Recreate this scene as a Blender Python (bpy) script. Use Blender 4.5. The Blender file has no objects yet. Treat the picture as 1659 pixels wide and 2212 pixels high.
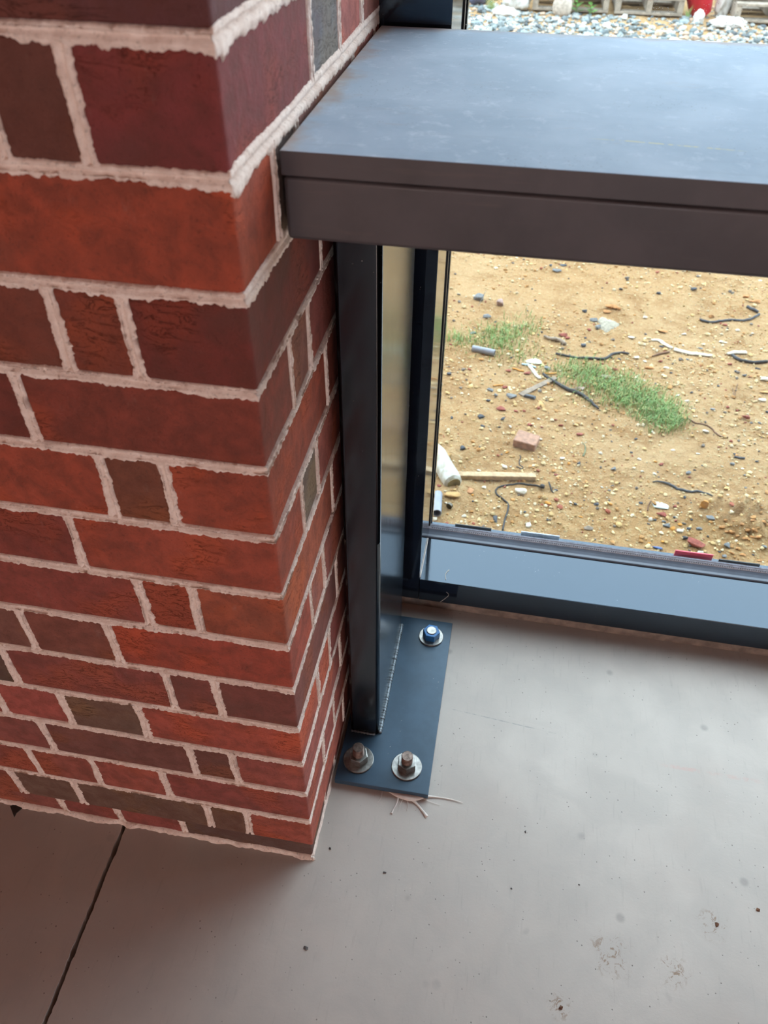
import bpy, bmesh, math, random
import numpy as np
from mathutils import Vector, Matrix, noise as mnoise

random.seed(7); rng = np.random.default_rng(11)
scene = bpy.context.scene
COL = scene.collection
W, HH, FPX = 1659, 2212, 1676.48

# ------------------------------------------------------------------ camera
CAM = np.array([0.18455, -0.48626, 1.20758])
RM = np.array([[0.98473555, 0.17386441, 0.00818920],
               [0.12421693, -0.66902653, -0.73278486],
               [-0.12192642, 0.72261654, -0.68041112]])      # right, down, forward
cd = bpy.data.cameras.new('camera')
cam = bpy.data.objects.new('camera', cd); COL.objects.link(cam)
m = Matrix.Identity(4)
for i in range(3):
    m[i][0], m[i][1], m[i][2], m[i][3] = RM[0][i], -RM[1][i], -RM[2][i], CAM[i]
cam.matrix_world = m
cd.sensor_fit = 'HORIZONTAL'; cd.sensor_width = 24.0
cd.lens = FPX / W * 24.0
cd.clip_start = 0.02; cd.clip_end = 200
cd.dof.use_dof = True; cd.dof.focus_distance = 1.05; cd.dof.aperture_fstop = 7.5
scene.camera = cam

# ------------------------------------------------------------------ world, lights, exposure
world = bpy.data.worlds.new('overcast_sky'); scene.world = world
world.use_nodes = True
bg = world.node_tree.nodes['Background']
bg.inputs[0].default_value = (0.78, 0.89, 1.0, 1); bg.inputs[1].default_value = 1.0
scene.view_settings.view_transform = 'Standard'; scene.view_settings.look = 'None'
scene.view_settings.gamma = 1.0; scene.view_settings.use_curve_mapping = False
scene.view_settings.exposure = 2.85

# ------------------------------------------------------------------ helpers
def s2l(c):
    return tuple(((v / 255) / 12.92 if v / 255 <= .04045 else ((v / 255 + .055) / 1.055) ** 2.4) for v in c)

def at(x, y, ax, val):
    d = np.array([(x - W / 2) / FPX, (y - HH / 2) / FPX, 1.0]) @ RM
    return CAM + d * (val - CAM[ax]) / d[ax]

def mesh_obj(name, v, f, mat=None, parent=None, smooth=False, link=True):
    me = bpy.data.meshes.new(name)
    me.from_pydata([tuple(map(float, p)) for p in v] if not isinstance(v, np.ndarray) else v.tolist(), [],
                   f if not isinstance(f, np.ndarray) else f.tolist())
    me.update()
    if smooth: me.shade_smooth()
    if mat: me.materials.append(mat)
    o = bpy.data.objects.new(name, me)
    COL.objects.link(o)
    if parent: o.parent = parent
    return o

def bm_obj(name, bm, mat=None, parent=None, smooth=False):
    me = bpy.data.meshes.new(name); bm.to_mesh(me); bm.free()
    if smooth: me.shade_smooth()
    if mat: me.materials.append(mat)
    o = bpy.data.objects.new(name, me); COL.objects.link(o)
    if parent: o.parent = parent
    return o

def empty(name, loc=(0, 0, 0)):
    o = bpy.data.objects.new(name, None); COL.objects.link(o); o.location = loc; o.empty_display_size = .05
    return o

def tag(o, label, cat, group=None, kind=None):
    o['label'] = label; o['category'] = cat
    if group: o['group'] = group
    if kind: o['kind'] = kind
    return o

def struct(o, label=None):
    o['kind'] = 'structure'
    if label: o['label'] = label
    return o

def box(name, x0, x1, y0, y1, z0, z1, mat=None, parent=None, bevel=0, seg=2, vert_only=False):
    bm = bmesh.new(); bmesh.ops.create_cube(bm, size=1)
    for v in bm.verts:
        v.co = Vector(((x0 + x1) / 2 + v.co.x * (x1 - x0), (y0 + y1) / 2 + v.co.y * (y1 - y0), (z0 + z1) / 2 + v.co.z * (z1 - z0)))
    if bevel:
        es = bm.edges[:] if not vert_only else [e for e in bm.edges if abs(e.verts[0].co.z - e.verts[1].co.z) > 1e-6]
        bmesh.ops.bevel(bm, geom=es, offset=bevel, segments=seg, affect='EDGES', profile=.5)
    o = bm_obj(name, bm, mat, parent)
    if bevel:
        o.data.shade_smooth()
        wn = o.modifiers.new('weighted_normal', 'WEIGHTED_NORMAL'); wn.mode = 'FACE_AREA'; wn.weight = 100
    return o

def catmull(pts, n=8):
    P = [np.array(p, float) for p in pts]
    P = [2 * P[0] - P[1]] + P + [2 * P[-1] - P[-2]]
    out = []
    for i in range(1, len(P) - 2):
        for k in range(n):
            t = k / n
            a, b, c, d = P[i - 1], P[i], P[i + 1], P[i + 2]
            out.append(.5 * (2 * b + (c - a) * t + (2 * a - 5 * b + 4 * c - d) * t * t + (3 * b - a - 3 * c + d) * t ** 3))
    out.append(P[-2])
    return out

def tube_geo(pts, r, n=7, flat=1.0):
    pts = [Vector(p) for p in pts]; N = len(pts)
    rs = [r] * N if not hasattr(r, '__len__') else list(np.interp(np.linspace(0, 1, N), np.linspace(0, 1, len(r)), r))
    v, f = [], []
    for i, p in enumerate(pts):
        t = (pts[min(i + 1, N - 1)] - pts[max(i - 1, 0)]).normalized()
        a = t.cross(Vector((0, 0, 1)))
        if a.length < 1e-4: a = t.cross(Vector((1, 0, 0)))
        a.normalize(); b = a.cross(t).normalized()
        for k in range(n):
            q = 2 * math.pi * k / n
            v.append(p + a * math.cos(q) * rs[i] + b * math.sin(q) * rs[i] * flat)
    for i in range(N - 1):
        for k in range(n):
            f.append((i * n + k, i * n + (k + 1) % n, (i + 1) * n + (k + 1) % n, (i + 1) * n + k))
    f.append(tuple(range(n))[::-1]); f.append(tuple((N - 1) * n + k for k in range(n)))
    return v, f

def tube(name, pts, r, mat, parent=None, n=7, flat=1.0, sm=6):
    v, f = tube_geo(catmull(pts, sm) if sm else pts, r, n, flat)
    return mesh_obj(name, v, f, mat, parent, smooth=True)

def lathe(name, prof, mat, parent=None, n=24, loc=(0, 0, 0), rot=None, smooth=True):
    v, f = [], []
    for (r, z) in prof:
        for k in range(n):
            a = 2 * math.pi * k / n
            v.append(Vector((r * math.cos(a), r * math.sin(a), z)))
    M = Matrix.Translation(loc) @ (rot or Matrix.Identity(4))
    v = [M @ p for p in v]
    for i in range(len(prof) - 1):
        for k in range(n):
            f.append((i * n + k, i * n + (k + 1) % n, (i + 1) * n + (k + 1) % n, (i + 1) * n + k))
    if prof[0][0] > 1e-5: f.append(tuple(range(n))[::-1])
    if prof[-1][0] > 1e-5: f.append(tuple((len(prof) - 1) * n + k for k in range(n)))
    o = mesh_obj(name, v, f, mat, parent, smooth=smooth)
    if smooth: o.data.set_sharp_from_angle(angle=math.radians(35))
    return o

def vnoise1(s, seed, scale):
    t = np.asarray(s) / scale; i = np.floor(t).astype(int); u = t - i; u = u * u * (3 - 2 * u)
    tab = np.random.default_rng(seed).uniform(-1, 1, 4096)
    return tab[i % 4096] * (1 - u) + tab[(i + 1) % 4096] * u

def vnoise2(x, y, seed, scale):
    X, Y = np.asarray(x) / scale, np.asarray(y) / scale
    i, j = np.floor(X).astype(int), np.floor(Y).astype(int); u, w = X - i, Y - j
    u = u * u * (3 - 2 * u); w = w * w * (3 - 2 * w)
    tab = np.random.default_rng(seed).uniform(-1, 1, (256, 256))
    g = lambda a, b: tab[a % 256, b % 256]
    return (g(i, j) * (1 - u) + g(i + 1, j) * u) * (1 - w) + (g(i, j + 1) * (1 - u) + g(i + 1, j + 1) * u) * w

# ------------------------------------------------------------------ materials
class NT:
    def __init__(s, name):
        s.m = bpy.data.materials.new(name); s.m.use_nodes = True; s.t = s.m.node_tree
        s.b = s.t.nodes['Principled BSDF']
    def n(s, typ, **kw):
        nd = s.t.nodes.new(typ)
        for k, v in kw.items():
            if k in nd.inputs.keys(): pass
            setattr(nd, k, v)
        return nd
    def l(s, a, b): s.t.links.new(a, b)
    def val(s, sock, v):
        if hasattr(v, 'links') or isinstance(v, bpy.types.NodeSocket): s.l(v, sock)
        else: sock.default_value = v
    def noise(s, scale, detail=4, rough=.55, vec=None, dist=0):
        nd = s.n('ShaderNodeTexNoise'); nd.inputs['Scale'].default_value = scale
        nd.inputs['Detail'].default_value = detail; nd.inputs['Roughness'].default_value = rough; nd.inputs['Distortion'].default_value = dist
        if vec is not None: s.l(vec, nd.inputs['Vector'])
        return nd.outputs['Fac']
    def voro(s, scale, vec=None, feature='F1', rand=1):
        nd = s.n('ShaderNodeTexVoronoi'); nd.feature = feature; nd.inputs['Scale'].default_value = scale; nd.inputs['Randomness'].default_value = rand
        if vec is not None: s.l(vec, nd.inputs['Vector'])
        return nd.outputs['Distance']
    def pos(s):
        return s.n('ShaderNodeNewGeometry').outputs['Position']
    def mapv(s, vec, scale=(1, 1, 1), loc=(0, 0, 0), rot=(0, 0, 0)):
        nd = s.n('ShaderNodeMapping'); s.l(vec, nd.inputs[0]); nd.inputs['Scale'].default_value = scale
        nd.inputs['Location'].default_value = loc; nd.inputs['Rotation'].default_value = rot
        return nd.outputs[0]
    def ramp(s, fac, a, b, lo=0., hi=1.):
        nd = s.n('ShaderNodeMapRange'); nd.interpolation_type = 'SMOOTHSTEP'; s.l(fac, nd.inputs[0])
        nd.inputs[1].default_value = a; nd.inputs[2].default_value = b; nd.inputs[3].default_value = lo; nd.inputs[4].default_value = hi
        return nd.outputs[0]
    def mix(s, fac, a, b, blend='MIX'):
        nd = s.n('ShaderNodeMix'); nd.data_type = 'RGBA'; nd.blend_type = blend
        s.val(nd.inputs[0], fac)
        for sk, v in ((nd.inputs[6], a), (nd.inputs[7], b)):
            if isinstance(v, bpy.types.NodeSocket): s.l(v, sk)
            else: sk.default_value = (*v, 1) if len(v) == 3 else v
        return nd.outputs[2]
    def math(s, op, a, b=0.0, c=None):
        nd = s.n('ShaderNodeMath'); nd.operation = op; s.val(nd.inputs[0], a); s.val(nd.inputs[1], b)
        if c is not None: s.val(nd.inputs[2], c)
        return nd.outputs[0]
    def bump(s, h, strength=.3, dist=.002, normal=None):
        nd = s.n('ShaderNodeBump'); nd.inputs['Strength'].default_value = strength; nd.inputs['Distance'].default_value = dist
        s.l(h, nd.inputs['Height'])
        if normal is not None: s.l(normal, nd.inputs['Normal'])
        return nd.outputs[0]
    def out(s, col=None, rough=None, metal=None, normal=None, spec=None, tint=None):
        if tint is not None: s.b.inputs['Specular Tint'].default_value = (*tint, 1)
        if col is not None:
            if isinstance(col, bpy.types.NodeSocket): s.l(col, s.b.inputs['Base Color'])
            else: s.b.inputs['Base Color'].default_value = (*col, 1)
        if rough is not None: s.val(s.b.inputs['Roughness'], rough)
        if metal is not None: s.val(s.b.inputs['Metallic'], metal)
        if spec is not None: s.b.inputs['Specular IOR Level'].default_value = spec
        if normal is not None: s.l(normal, s.b.inputs['Normal'])
        return s.m

def simple(name, rgb, rough=.6, metal=0, spec=.5, nscale=60, amt=.25, bump=.2, srgb=True):
    t = NT(name); c = s2l(rgb) if srgb else rgb
    p = t.pos(); n1 = t.noise(nscale, 4, .6, p)
    dk = tuple(v * (1 - amt) for v in c); lt = tuple(min(1, v * (1 + amt)) for v in c)
    return t.out(t.mix(t.ramp(n1, .3, .7), dk, lt), rough, metal, t.bump(n1, bump, .002), spec)

def make_brick():
    t = NT('brick_clay')
    oi = t.n('ShaderNodeObjectInfo')
    p = t.pos()
    off = t.n('ShaderNodeVectorMath'); off.operation = 'ADD'
    cmb = t.n('ShaderNodeCombineXYZ'); r10 = t.math('MULTIPLY', oi.outputs['Random'], 37.0)
    t.l(r10, cmb.inputs[0]); t.l(r10, cmb.inputs[1]); t.l(p, off.inputs[0]); t.l(cmb.outputs[0], off.inputs[1])
    v = off.outputs[0]
    big = t.noise(11, 3, .5, v); mid = t.noise(45, 5, .6, v, .4); fine = t.noise(420, 4, .65, v)
    c = t.mix(t.ramp(mid, .3, .72), t.mix(.55, oi.outputs['Color'], (0.085, .028, .02)), oi.outputs['Color'])
    c = t.mix(t.ramp(big, .48, .66, 0, .7), c, t.mix(1.0, oi.outputs['Color'], (1.35, 1.15, .75), 'MULTIPLY'))
    c = t.mix(t.ramp(t.noise(9, 3, .5, t.mapv(v, loc=(5, 3, 1))), .54, .72, 0, .7), c, t.mix(.5, oi.outputs['Color'], (0.055, .045, .036)))
    # pale lime bloom streaked upright on the faces
    st = t.noise(38, 5, .7, t.mapv(v, (1.6, 1.6, .7), (2, 9, 4)))
    c = t.mix(t.ramp(st, .60, .80, 0, .16), c, (.40, .32, .28))
    # sanded speckle
    c = t.mix(t.ramp(fine, .56, .74, 0, .5), c, (.05, .015, .012))
    c = t.mix(t.ramp(t.noise(150, 5, .7, v, .5), .56, .72, 0, .4), c, (.075, .03, .022))
    crack = t.noise(26, 6, .7, t.mapv(v, (1, 1, 3.2)), 1.2)
    cr = t.math('ABSOLUTE', t.math('SUBTRACT', crack, .5)); crm = t.math('MULTIPLY', t.ramp(cr, 0, .014, 1, 0), t.ramp(big, .51, .63))
    c = t.mix(t.math('MULTIPLY', crm, .55), c, (.03, .012, .01))
    h = t.math('ADD', t.math('MULTIPLY', fine, .35), t.math('SUBTRACT', mid, t.math('MULTIPLY', crm, .6)))
    return t.out(c, .82, 0, t.bump(h, .8, .0026), .3)

def make_mortar():
    t = NT('lime_mortar'); p = t.pos()
    a = t.noise(70, 4, .6, p); f = t.noise(900, 3, .7, p); g = t.noise(330, 3, .6, p)
    c = t.mix(t.ramp(a, .3, .7), (.68, .53, .46), (.82, .69, .62))
    c = t.mix(t.ramp(g, .56, .72, 0, .6), c, (.32, .25, .21))
    h = t.math('ADD', g, t.math('MULTIPLY', f, .6))
    return t.out(c, .95, 0, t.bump(h, .6, .0016), .15)

def make_concrete():
    t = NT('trowelled_concrete'); p = t.pos()
    a = t.noise(3.2, 5, .55, p); b = t.noise(14, 6, .6, p, .6); f = t.noise(260, 4, .6, p)
    c = t.mix(t.ramp(a, .3, .7), (.445, .405, .370), (.525, .48, .44))
    c = t.mix(t.ramp(b, .32, .72, 0, .55), c, (.42, .395, .37))
    c = t.mix(t.ramp(t.noise(6, 3, .5, t.mapv(p, loc=(3, 1, 7))), .55, .75, 0, .35), c, (.46, .395, .355))
    # trowel strokes
    s1 = t.noise(22, 4, .6, t.mapv(p, (7, .8, 1), rot=(0, 0, .25)))
    c = t.mix(t.ramp(s1, .56, .75, 0, .18), c, (.26, .235, .22))
    s2 = t.noise(16, 4, .6, t.mapv(p, (.7, 6, 1), rot=(0, 0, -.45)))
    c = t.mix(t.ramp(s2, .58, .78, 0, .28), c, (.52, .475, .44))
    # pin holes and dark spots
    v1 = t.voro(95, p); pm = t.math('MULTIPLY', t.ramp(v1, .05, .13, 1, 0), t.ramp(t.noise(21, 2, .5, p), .47, .6))
    c = t.mix(t.math('MULTIPLY', pm, .75), c, (.10, .085, .075))
    v2 = t.voro(17, t.mapv(p, loc=(2, 4, 1))); sm = t.math('MULTIPLY', t.ramp(v2, .05, .16, 1, 0), t.ramp(t.noise(8, 2, .5, p), .5, .6))
    c = t.mix(t.math('MULTIPLY', sm, .38), c, (.16, .15, .145))
    v3 = t.voro(150, t.mapv(p, loc=(7, 1, 1))); wm = t.math('MULTIPLY', t.ramp(v3, .05, .11, 1, 0), t.ramp(t.noise(11, 2, .5, p), .55, .7))
    c = t.mix(t.math('MULTIPLY', wm, .6), c, (.7, .68, .64))
    # snapped chalk lines
    sp = t.n('ShaderNodeSeparateXYZ'); t.l(p, sp.inputs[0])
    for (q0, q1, cc, wd, st_) in (((960, 1528), (1215, 1588), (.20, .21, .22), .0012, .55), ((1420, 1650), (1659, 1692), (.55, .30, .26), .004, .35)):
        a0 = at(*q0, 2, 0); b0 = at(*q1, 2, 0); sl = (b0[1] - a0[1]) / (b0[0] - a0[0])
        d = t.math('ABSOLUTE', t.math('SUBTRACT', t.math('SUBTRACT', sp.outputs[1], float(a0[1])), t.math('MULTIPLY', t.math('SUBTRACT', sp.outputs[0], float(a0[0])), float(sl))))
        k = t.math('MULTIPLY', t.ramp(d, wd * .4, wd * 1.3, 1, 0), t.math('MULTIPLY', t.ramp(sp.outputs[0], float(a0[0]), float(a0[0]) + .02), t.ramp(sp.outputs[0], float(b0[0]) - .03, float(b0[0]), 1, 0)))
        k = t.math('MULTIPLY', k, t.ramp(t.noise(60, 4, .7, p), .40, .62))
        c = t.mix(t.math('MULTIPLY', k, st_), c, cc)
    # muddy boot marks
    acc = None
    for (x, y, r) in ((.445, -.055, .042), (.375, -.133, .022), (.594, .012, .03), (.53, -.06, .03)):
        d = t.n('ShaderNodeVectorMath'); d.operation = 'DISTANCE'; t.l(p, d.inputs[0]); d.inputs[1].default_value = (x, y, 0)
        k = t.ramp(d.outputs['Value'], r * .25, r, 1, 0)
        acc = k if acc is None else t.math('MAXIMUM', acc, k)
    mud = t.math('MULTIPLY', acc, t.ramp(t.noise(85, 5, .75, p, 1.0), .52, .62))
    c = t.mix(t.math('MULTIPLY', mud, .75), c, (.24, .145, .08))
    h = t.math('SUBTRACT', t.math('ADD', t.math('MULTIPLY', f, .25), t.math('MULTIPLY', b, .5)), pm)
    return t.out(c, t.ramp(b, .3, .7, .52, .72), 0, t.bump(h, .22, .002), .35)

def make_mill_steel():
    t = NT('mill_scale_steel'); p = t.pos()
    a = t.noise(9, 5, .6, p, .4); b = t.noise(55, 5, .7, p); st = t.noise(26, 4, .65, t.mapv(p, (.35, 3.4, 1)))
    c = t.mix(t.ramp(a, .3, .7), (.28, .355, .445), (.355, .43, .525))  # blue-grey base carries the sky reflection of the steel
    c = t.mix(t.ramp(b, .52, .75, 0, .45), c, (.56, .63, .71))
    c = t.mix(t.ramp(st, .55, .75, 0, .35), c, (.27, .325, .395))
    pit = t.math('MULTIPLY', t.ramp(t.voro(210, p), .08, .2, 1, 0), t.ramp(t.noise(13, 3, .5, p), .54, .66))
    c = t.mix(t.math('MULTIPLY', pit, .5), c, (.14, .13, .13))
    sx = t.n('ShaderNodeSeparateXYZ'); t.l(p, sx.inputs[0])
    e1 = t.math('SUBTRACT', sx.outputs[0], t.math('MULTIPLY', t.noise(28, 4, .6, p), .05))
    e2 = t.math('SUBTRACT', .52, t.math('ADD', sx.outputs[1], t.math('MULTIPLY', t.noise(22, 4, .6, p), .05)))
    up = t.n('ShaderNodeNewGeometry'); sn = t.n('ShaderNodeSeparateXYZ'); t.l(up.outputs['Normal'], sn.inputs[0])
    rust = t.math('MAXIMUM', t.ramp(e1, -.026, .000, 1, 0), t.ramp(e2, -.03, -.004, .75, 0))
    rust = t.math('MAXIMUM', rust, t.math('MULTIPLY', t.ramp(t.noise(17, 5, .7, t.mapv(p, (.6, 2, 1), (4, 2, 0))), .62, .74), .3))
    rust = t.math('MULTIPLY', rust, t.ramp(sn.outputs[2], .5, .9))
    c = t.mix(t.math('MULTIPLY', rust, .7), c, (.34, .21, .12))
    # wax crayon line on the top
    dx = t.ramp(sx.outputs[0], .225, .262); dx2 = t.ramp(sx.outputs[0], .325, .352, 1, 0)
    ly = t.math('ABSOLUTE', t.math('ADD', t.math('SUBTRACT', sx.outputs[1], .1655), t.math('MULTIPLY', t.math('MAXIMUM', t.math('SUBTRACT', sx.outputs[0], .262), 0), .075)))
    ln = t.math('MULTIPLY', t.math('MULTIPLY', t.math('MULTIPLY', dx, dx2), t.ramp(ly, .0003, .0011, 1, 0)), t.math('MULTIPLY', t.ramp(t.noise(160, 3, .6, p), .40, .52), t.ramp(sn.outputs[2], .8, .95)))
    c = t.mix(ln, c, (.62, .55, .25))
    met = t.math('SUBTRACT', .2, t.math('MAXIMUM', t.math('MULTIPLY', rust, .19), t.math('MULTIPLY', ln, .19)))
    return t.out(c, t.ramp(b, .3, .7, .7, .85), 0.0, t.bump(b, .10, .001), .12)

def make_edge_steel():
    t = NT('dim_side_steel'); p = t.pos()
    a = t.noise(12, 5, .6, p); st = t.noise(20, 4, .6, t.mapv(p, (.4, 1, 4)))
    c = t.mix(t.ramp(a, .3, .7), (.045, .037, .040), (.070, .058, .062))  # dark tone puts the reflected dim room into the colour
    c = t.mix(t.ramp(st, .6, .8, 0, .4), c, (.13, .095, .085))
    return t.out(c, t.ramp(a, .3, .7, .42, .55), .25, t.bump(a, .03, .001), .5)

def make_navy_steel(name='blue_black_steel', base=(.006, .008, .011), rough=(.17, .23), metal=.0, spec=1.0, tint=(.70, .85, 1.0)):
    t = NT(name); p = t.pos()
    a = t.noise(18, 4, .6, p); b = t.noise(90, 5, .7, t.mapv(p, (3, 3, .35)))
    c = t.mix(t.ramp(a, .3, .7), tuple(v * .8 for v in base), tuple(v * 1.2 for v in base))
    c = t.mix(t.ramp(b, .62, .8, 0, .2), c, tuple(min(1, v * 2.2) for v in base))
    dust = t.math('MULTIPLY', t.ramp(t.voro(120, p), .03, .10, 1, 0), t.ramp(t.noise(15, 2, .5, p), .56, .66))
    c = t.mix(t.math('MULTIPLY', dust, .6), c, (.5, .48, .45))
    return t.out(c, t.ramp(b, .3, .75, *rough), metal, t.bump(b, .002, .001), spec, tint)

def make_glass():
    t = NT('window_glass'); nt = t.t
    p = t.pos()
    tr = t.n('ShaderNodeBsdfTransparent'); tr.inputs[0].default_value = (.94, .965, .95, 1)
    gl = t.n('ShaderNodeBsdfGlossy'); gl.inputs['Roughness'].default_value = .02
    lw = t.n('ShaderNodeLayerWeight'); lw.inputs[0].default_value = .5; fr5 = t.math('MULTIPLY_ADD', t.math('POWER', lw.outputs['Facing'], 5.0), .9, .04)
    mx = t.n('ShaderNodeMixShader'); t.l(fr5, mx.inputs[0]); t.l(tr.outputs[0], mx.inputs[1]); t.l(gl.outputs[0], mx.inputs[2])
    df = t.n('ShaderNodeBsdfDiffuse'); df.inputs[0].default_value = (.8, .8, .78, 1)
    sz = t.n('ShaderNodeSeparateXYZ'); t.l(p, sz.inputs[0])
    dots = t.math('MULTIPLY', t.ramp(t.voro(260, p), .10, .17, 1, 0), t.math('MULTIPLY', t.ramp(t.noise(22, 2, .5, p), .42, .56), t.ramp(sz.outputs[2], .90, 1.0, .12, .75)))
    m2 = t.n('ShaderNodeMixShader'); t.l(dots, m2.inputs[0]); t.l(mx.outputs[0], m2.inputs[1]); t.l(df.outputs[0], m2.inputs[2])
    t.l(m2.outputs[0], nt.nodes['Material Output'].inputs[0])
    return t.m

def make_sand():
    t = NT('sandy_subsoil'); p = t.pos()
    a = t.noise(1.6, 4, .55, p); b = t.noise(9, 5, .6, p, .5); f = t.noise(160, 4, .7, p); g = t.noise(480, 3, .7, p)
    c = t.mix(t.ramp(a, .32, .68), (.395, .240, .110), (0.440, 0.295, 0.155))
    c = t.mix(t.ramp(b, .45, .70, 0, .75), c, (0.273, 0.146, 0.057))
    f2 = t.noise(75, 5, .7, p, .3)
    c = t.mix(t.ramp(f2, .50, .66, 0, .65), c, (0.490, 0.385, 0.215))
    c = t.mix(t.ramp(f, .54, .70, 0, .7), c, (0.209, 0.118, 0.049))
    c = t.mix(t.ramp(g, .58, .72, 0, .6), c, (0.500, 0.410, 0.260))
    h = t.math('ADD', t.math('ADD', f2, f), t.math('MULTIPLY', g, .4))
    return t.out(c, .95, 0, t.bump(h, .9, .010), .1)

def make_vcol(name, rough=.8, spec=.25, trans=0):
    t = NT(name); a = t.n('ShaderNodeAttribute'); a.attribute_name = 'tint'
    p = t.pos(); n1 = t.noise(140, 4, .65, p)
    c = t.mix(t.ramp(n1, .3, .7, 0, .35), a.outputs['Color'], (.12, .09, .06))
    return t.out(c, rough, 0, t.bump(n1, .3, .002), spec)

M = dict(brick=make_brick(), mortar=make_mortar(), concrete=make_concrete(), shelf=make_mill_steel(), edge=make_edge_steel(),
         post=make_navy_steel(), plate=make_navy_steel('blue_painted_plate', (.032, .060, .094), (.30, .42), .0, .5),
         frame=make_navy_steel('dark_anodised_frame', (.006, .008, .013), (.05, .11), .0, .9, (.60, .79, 1.0)),
         glass=make_glass(), sand=make_sand(), vcol=make_vcol('loose_stone'),
         gasket=simple('rubber_gasket', (150, 160, 176), .35, 0, .5, 200, .2, .1),
         bead=simple('grey_satin_bead', (96, 106, 120), .35, 0, .5, 30, .1, .02),
         black=simple('black_rubber', (22, 23, 26), .5, 0, .5),
         zinc=simple('zinc_plate', (150, 149, 146), .32, .9, .5, 130, .25, .1),
         worn=simple('worn_steel_thread', (120, 105, 98), .42, .85, .5, 200, .35, .2),
         blue=simple('blue_coated_nut', (34, 88, 138), .34, .25, .5, 90, .3, .1),
         weld=simple('weld_metal', (120, 128, 134), .42, .7, .5, 300, .4, .6),
         caulk=simple('pale_sealant', (205, 196, 190), .6, 0, .4, 90, .1, .2),
         brown=simple('dusty_sill_base', (120, 104, 94), .8, 0, .3, 40, .3, .3),
         plaster=simple('plain_plaster', (150, 104, 80), .9, 0, .2, 4, .05, .05),  # warm tone chosen so the unseen walls bounce warm light
         dark=simple('dark_scrap', (48, 46, 44), .7, 0, .4),
         fibre=simple('pale_fibre', (200, 190, 175), .7))
# ------------------------------------------------------------------ setting: floor with saw cut
def build_floor():
    bm = bmesh.new()
    X0, X1, Y0, Y1 = -4.5, 5.0, -6.0, .575
    ys = np.concatenate([np.linspace(Y0, -.5, 30), np.arange(-.497, .0, .003), [0.0, .02]])
    cx_ = -.3101 + (ys - .002) * (-.0258)
    L = cx_ - .0031 - .0007 * vnoise1(ys + 9, 3, .006) - .0012 * np.maximum(0, vnoise1(ys + 9, 4, .021))
    Rr = cx_ + .0031 + .0007 * vnoise1(ys + 9, 5, .005) + .0014 * np.maximum(0, vnoise1(ys + 9, 6, .019))
    D = -.024
    rows = []
    for i, y in enumerate(ys):
        rows.append([bm.verts.new(q) for q in ((X0, y, 0), (L[i], y, 0), (L[i] + .0005, y, D), (Rr[i] - .0005, y, D), (Rr[i], y, 0), (X1, y, 0))])
    for a, b in zip(rows[:-1], rows[1:]):
        for k in range(5): bm.faces.new((a[k], a[k + 1], b[k + 1], b[k]))
    e = rows[-1]; w = [bm.verts.new(q) for q in ((X0, Y1, 0), (X1, Y1, 0))]
    bm.faces.new((e[0], e[1], e[4], e[5], w[1], w[0])); bm.faces.new((e[1], e[2], e[3], e[4]))
    fb = [bm.verts.new(q) for q in ((X0, Y0, -.2), (X1, Y0, -.2), (X1, Y1, -.2), (X0, Y1, -.2))]
    bm.faces.new((fb[3], fb[2], fb[1], fb[0])); bm.faces.new((w[0], w[1], fb[2], fb[3]))
    bmesh.ops.recalc_face_normals(bm, faces=bm.faces)
    o = bm_obj('floor', bm, M['concrete'])
    return struct(o, 'grey trowelled concrete slab with a narrow saw cut')
build_floor()

def wall_with_holes(name, axis, pos0, pos1, a0, a1, z1, holes, label):
    """wall slab between pos0..pos1 on the other axis, spanning a0..a1, with (lo,hi,zlo,zhi) openings"""
    root = None
    segs = []; cur = a0
    for (lo, hi, zl, zh) in holes:
        segs.append((cur, lo, 0, z1))
        if zl > 0: segs.append((lo, hi, 0, zl))
        if zh < z1: segs.append((lo, hi, zh, z1))
        cur = hi
    segs.append((cur, a1, 0, z1))
    bm = bmesh.new()
    for (a, b, z0, zz) in segs:
        if b - a < 1e-4: continue
        g = bmesh.ops.create_cube(bm, size=1)
        for v in g['verts']:
            q = ((a + b) / 2 + v.co.x * (b - a), (pos0 + pos1) / 2 + v.co.y * (pos1 - pos0), (z0 + zz) / 2 + v.co.z * (zz - z0))
            v.co = Vector(q if axis == 'x' else (q[1], q[0], q[2]))
    o = bm_obj(name, bm, M['plaster']); return struct(o, label)
ZC = 3.2
wall_with_holes('wall_front', 'x', .575, .72, -.96, 5.0, ZC, [(-.05, 2.5, -.0, 2.85)], 'plain wall above the window opening')
wall_with_holes('wall_back', 'x', -6.15, -6.0, -4.5, 5.0, ZC, [(.2, 1.6, .0, 2.3)], 'plain rear wall with an unseen opening added for fill light')  # rear gap added to let sky fill reach the pier front
wall_with_holes('wall_right', 'y', 5.0, 5.15, -6.0, .72, ZC, [(-5.0, -4.0, .0, 2.4)], 'plain side wall with an unseen opening added for side light')  # side gap added for more light from the right
box('wall_side', -4.65, -4.5, -6.0, .72, 0, ZC, M['plaster']); struct(bpy.data.objects['wall_side'], 'plain side wall far from the window')
bpy.data.objects['wall_side'].name = 'wall_far_left'
struct(box('wall_front_left', -4.5, -.96, .42, .72, 0, ZC, M['plaster']), 'plain wall beyond the brick pier')
struct(box('ceiling', -4.65, 5.15, -6.15, .72, ZC, ZC + .15, M['plaster']), 'plain pale ceiling')

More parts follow.
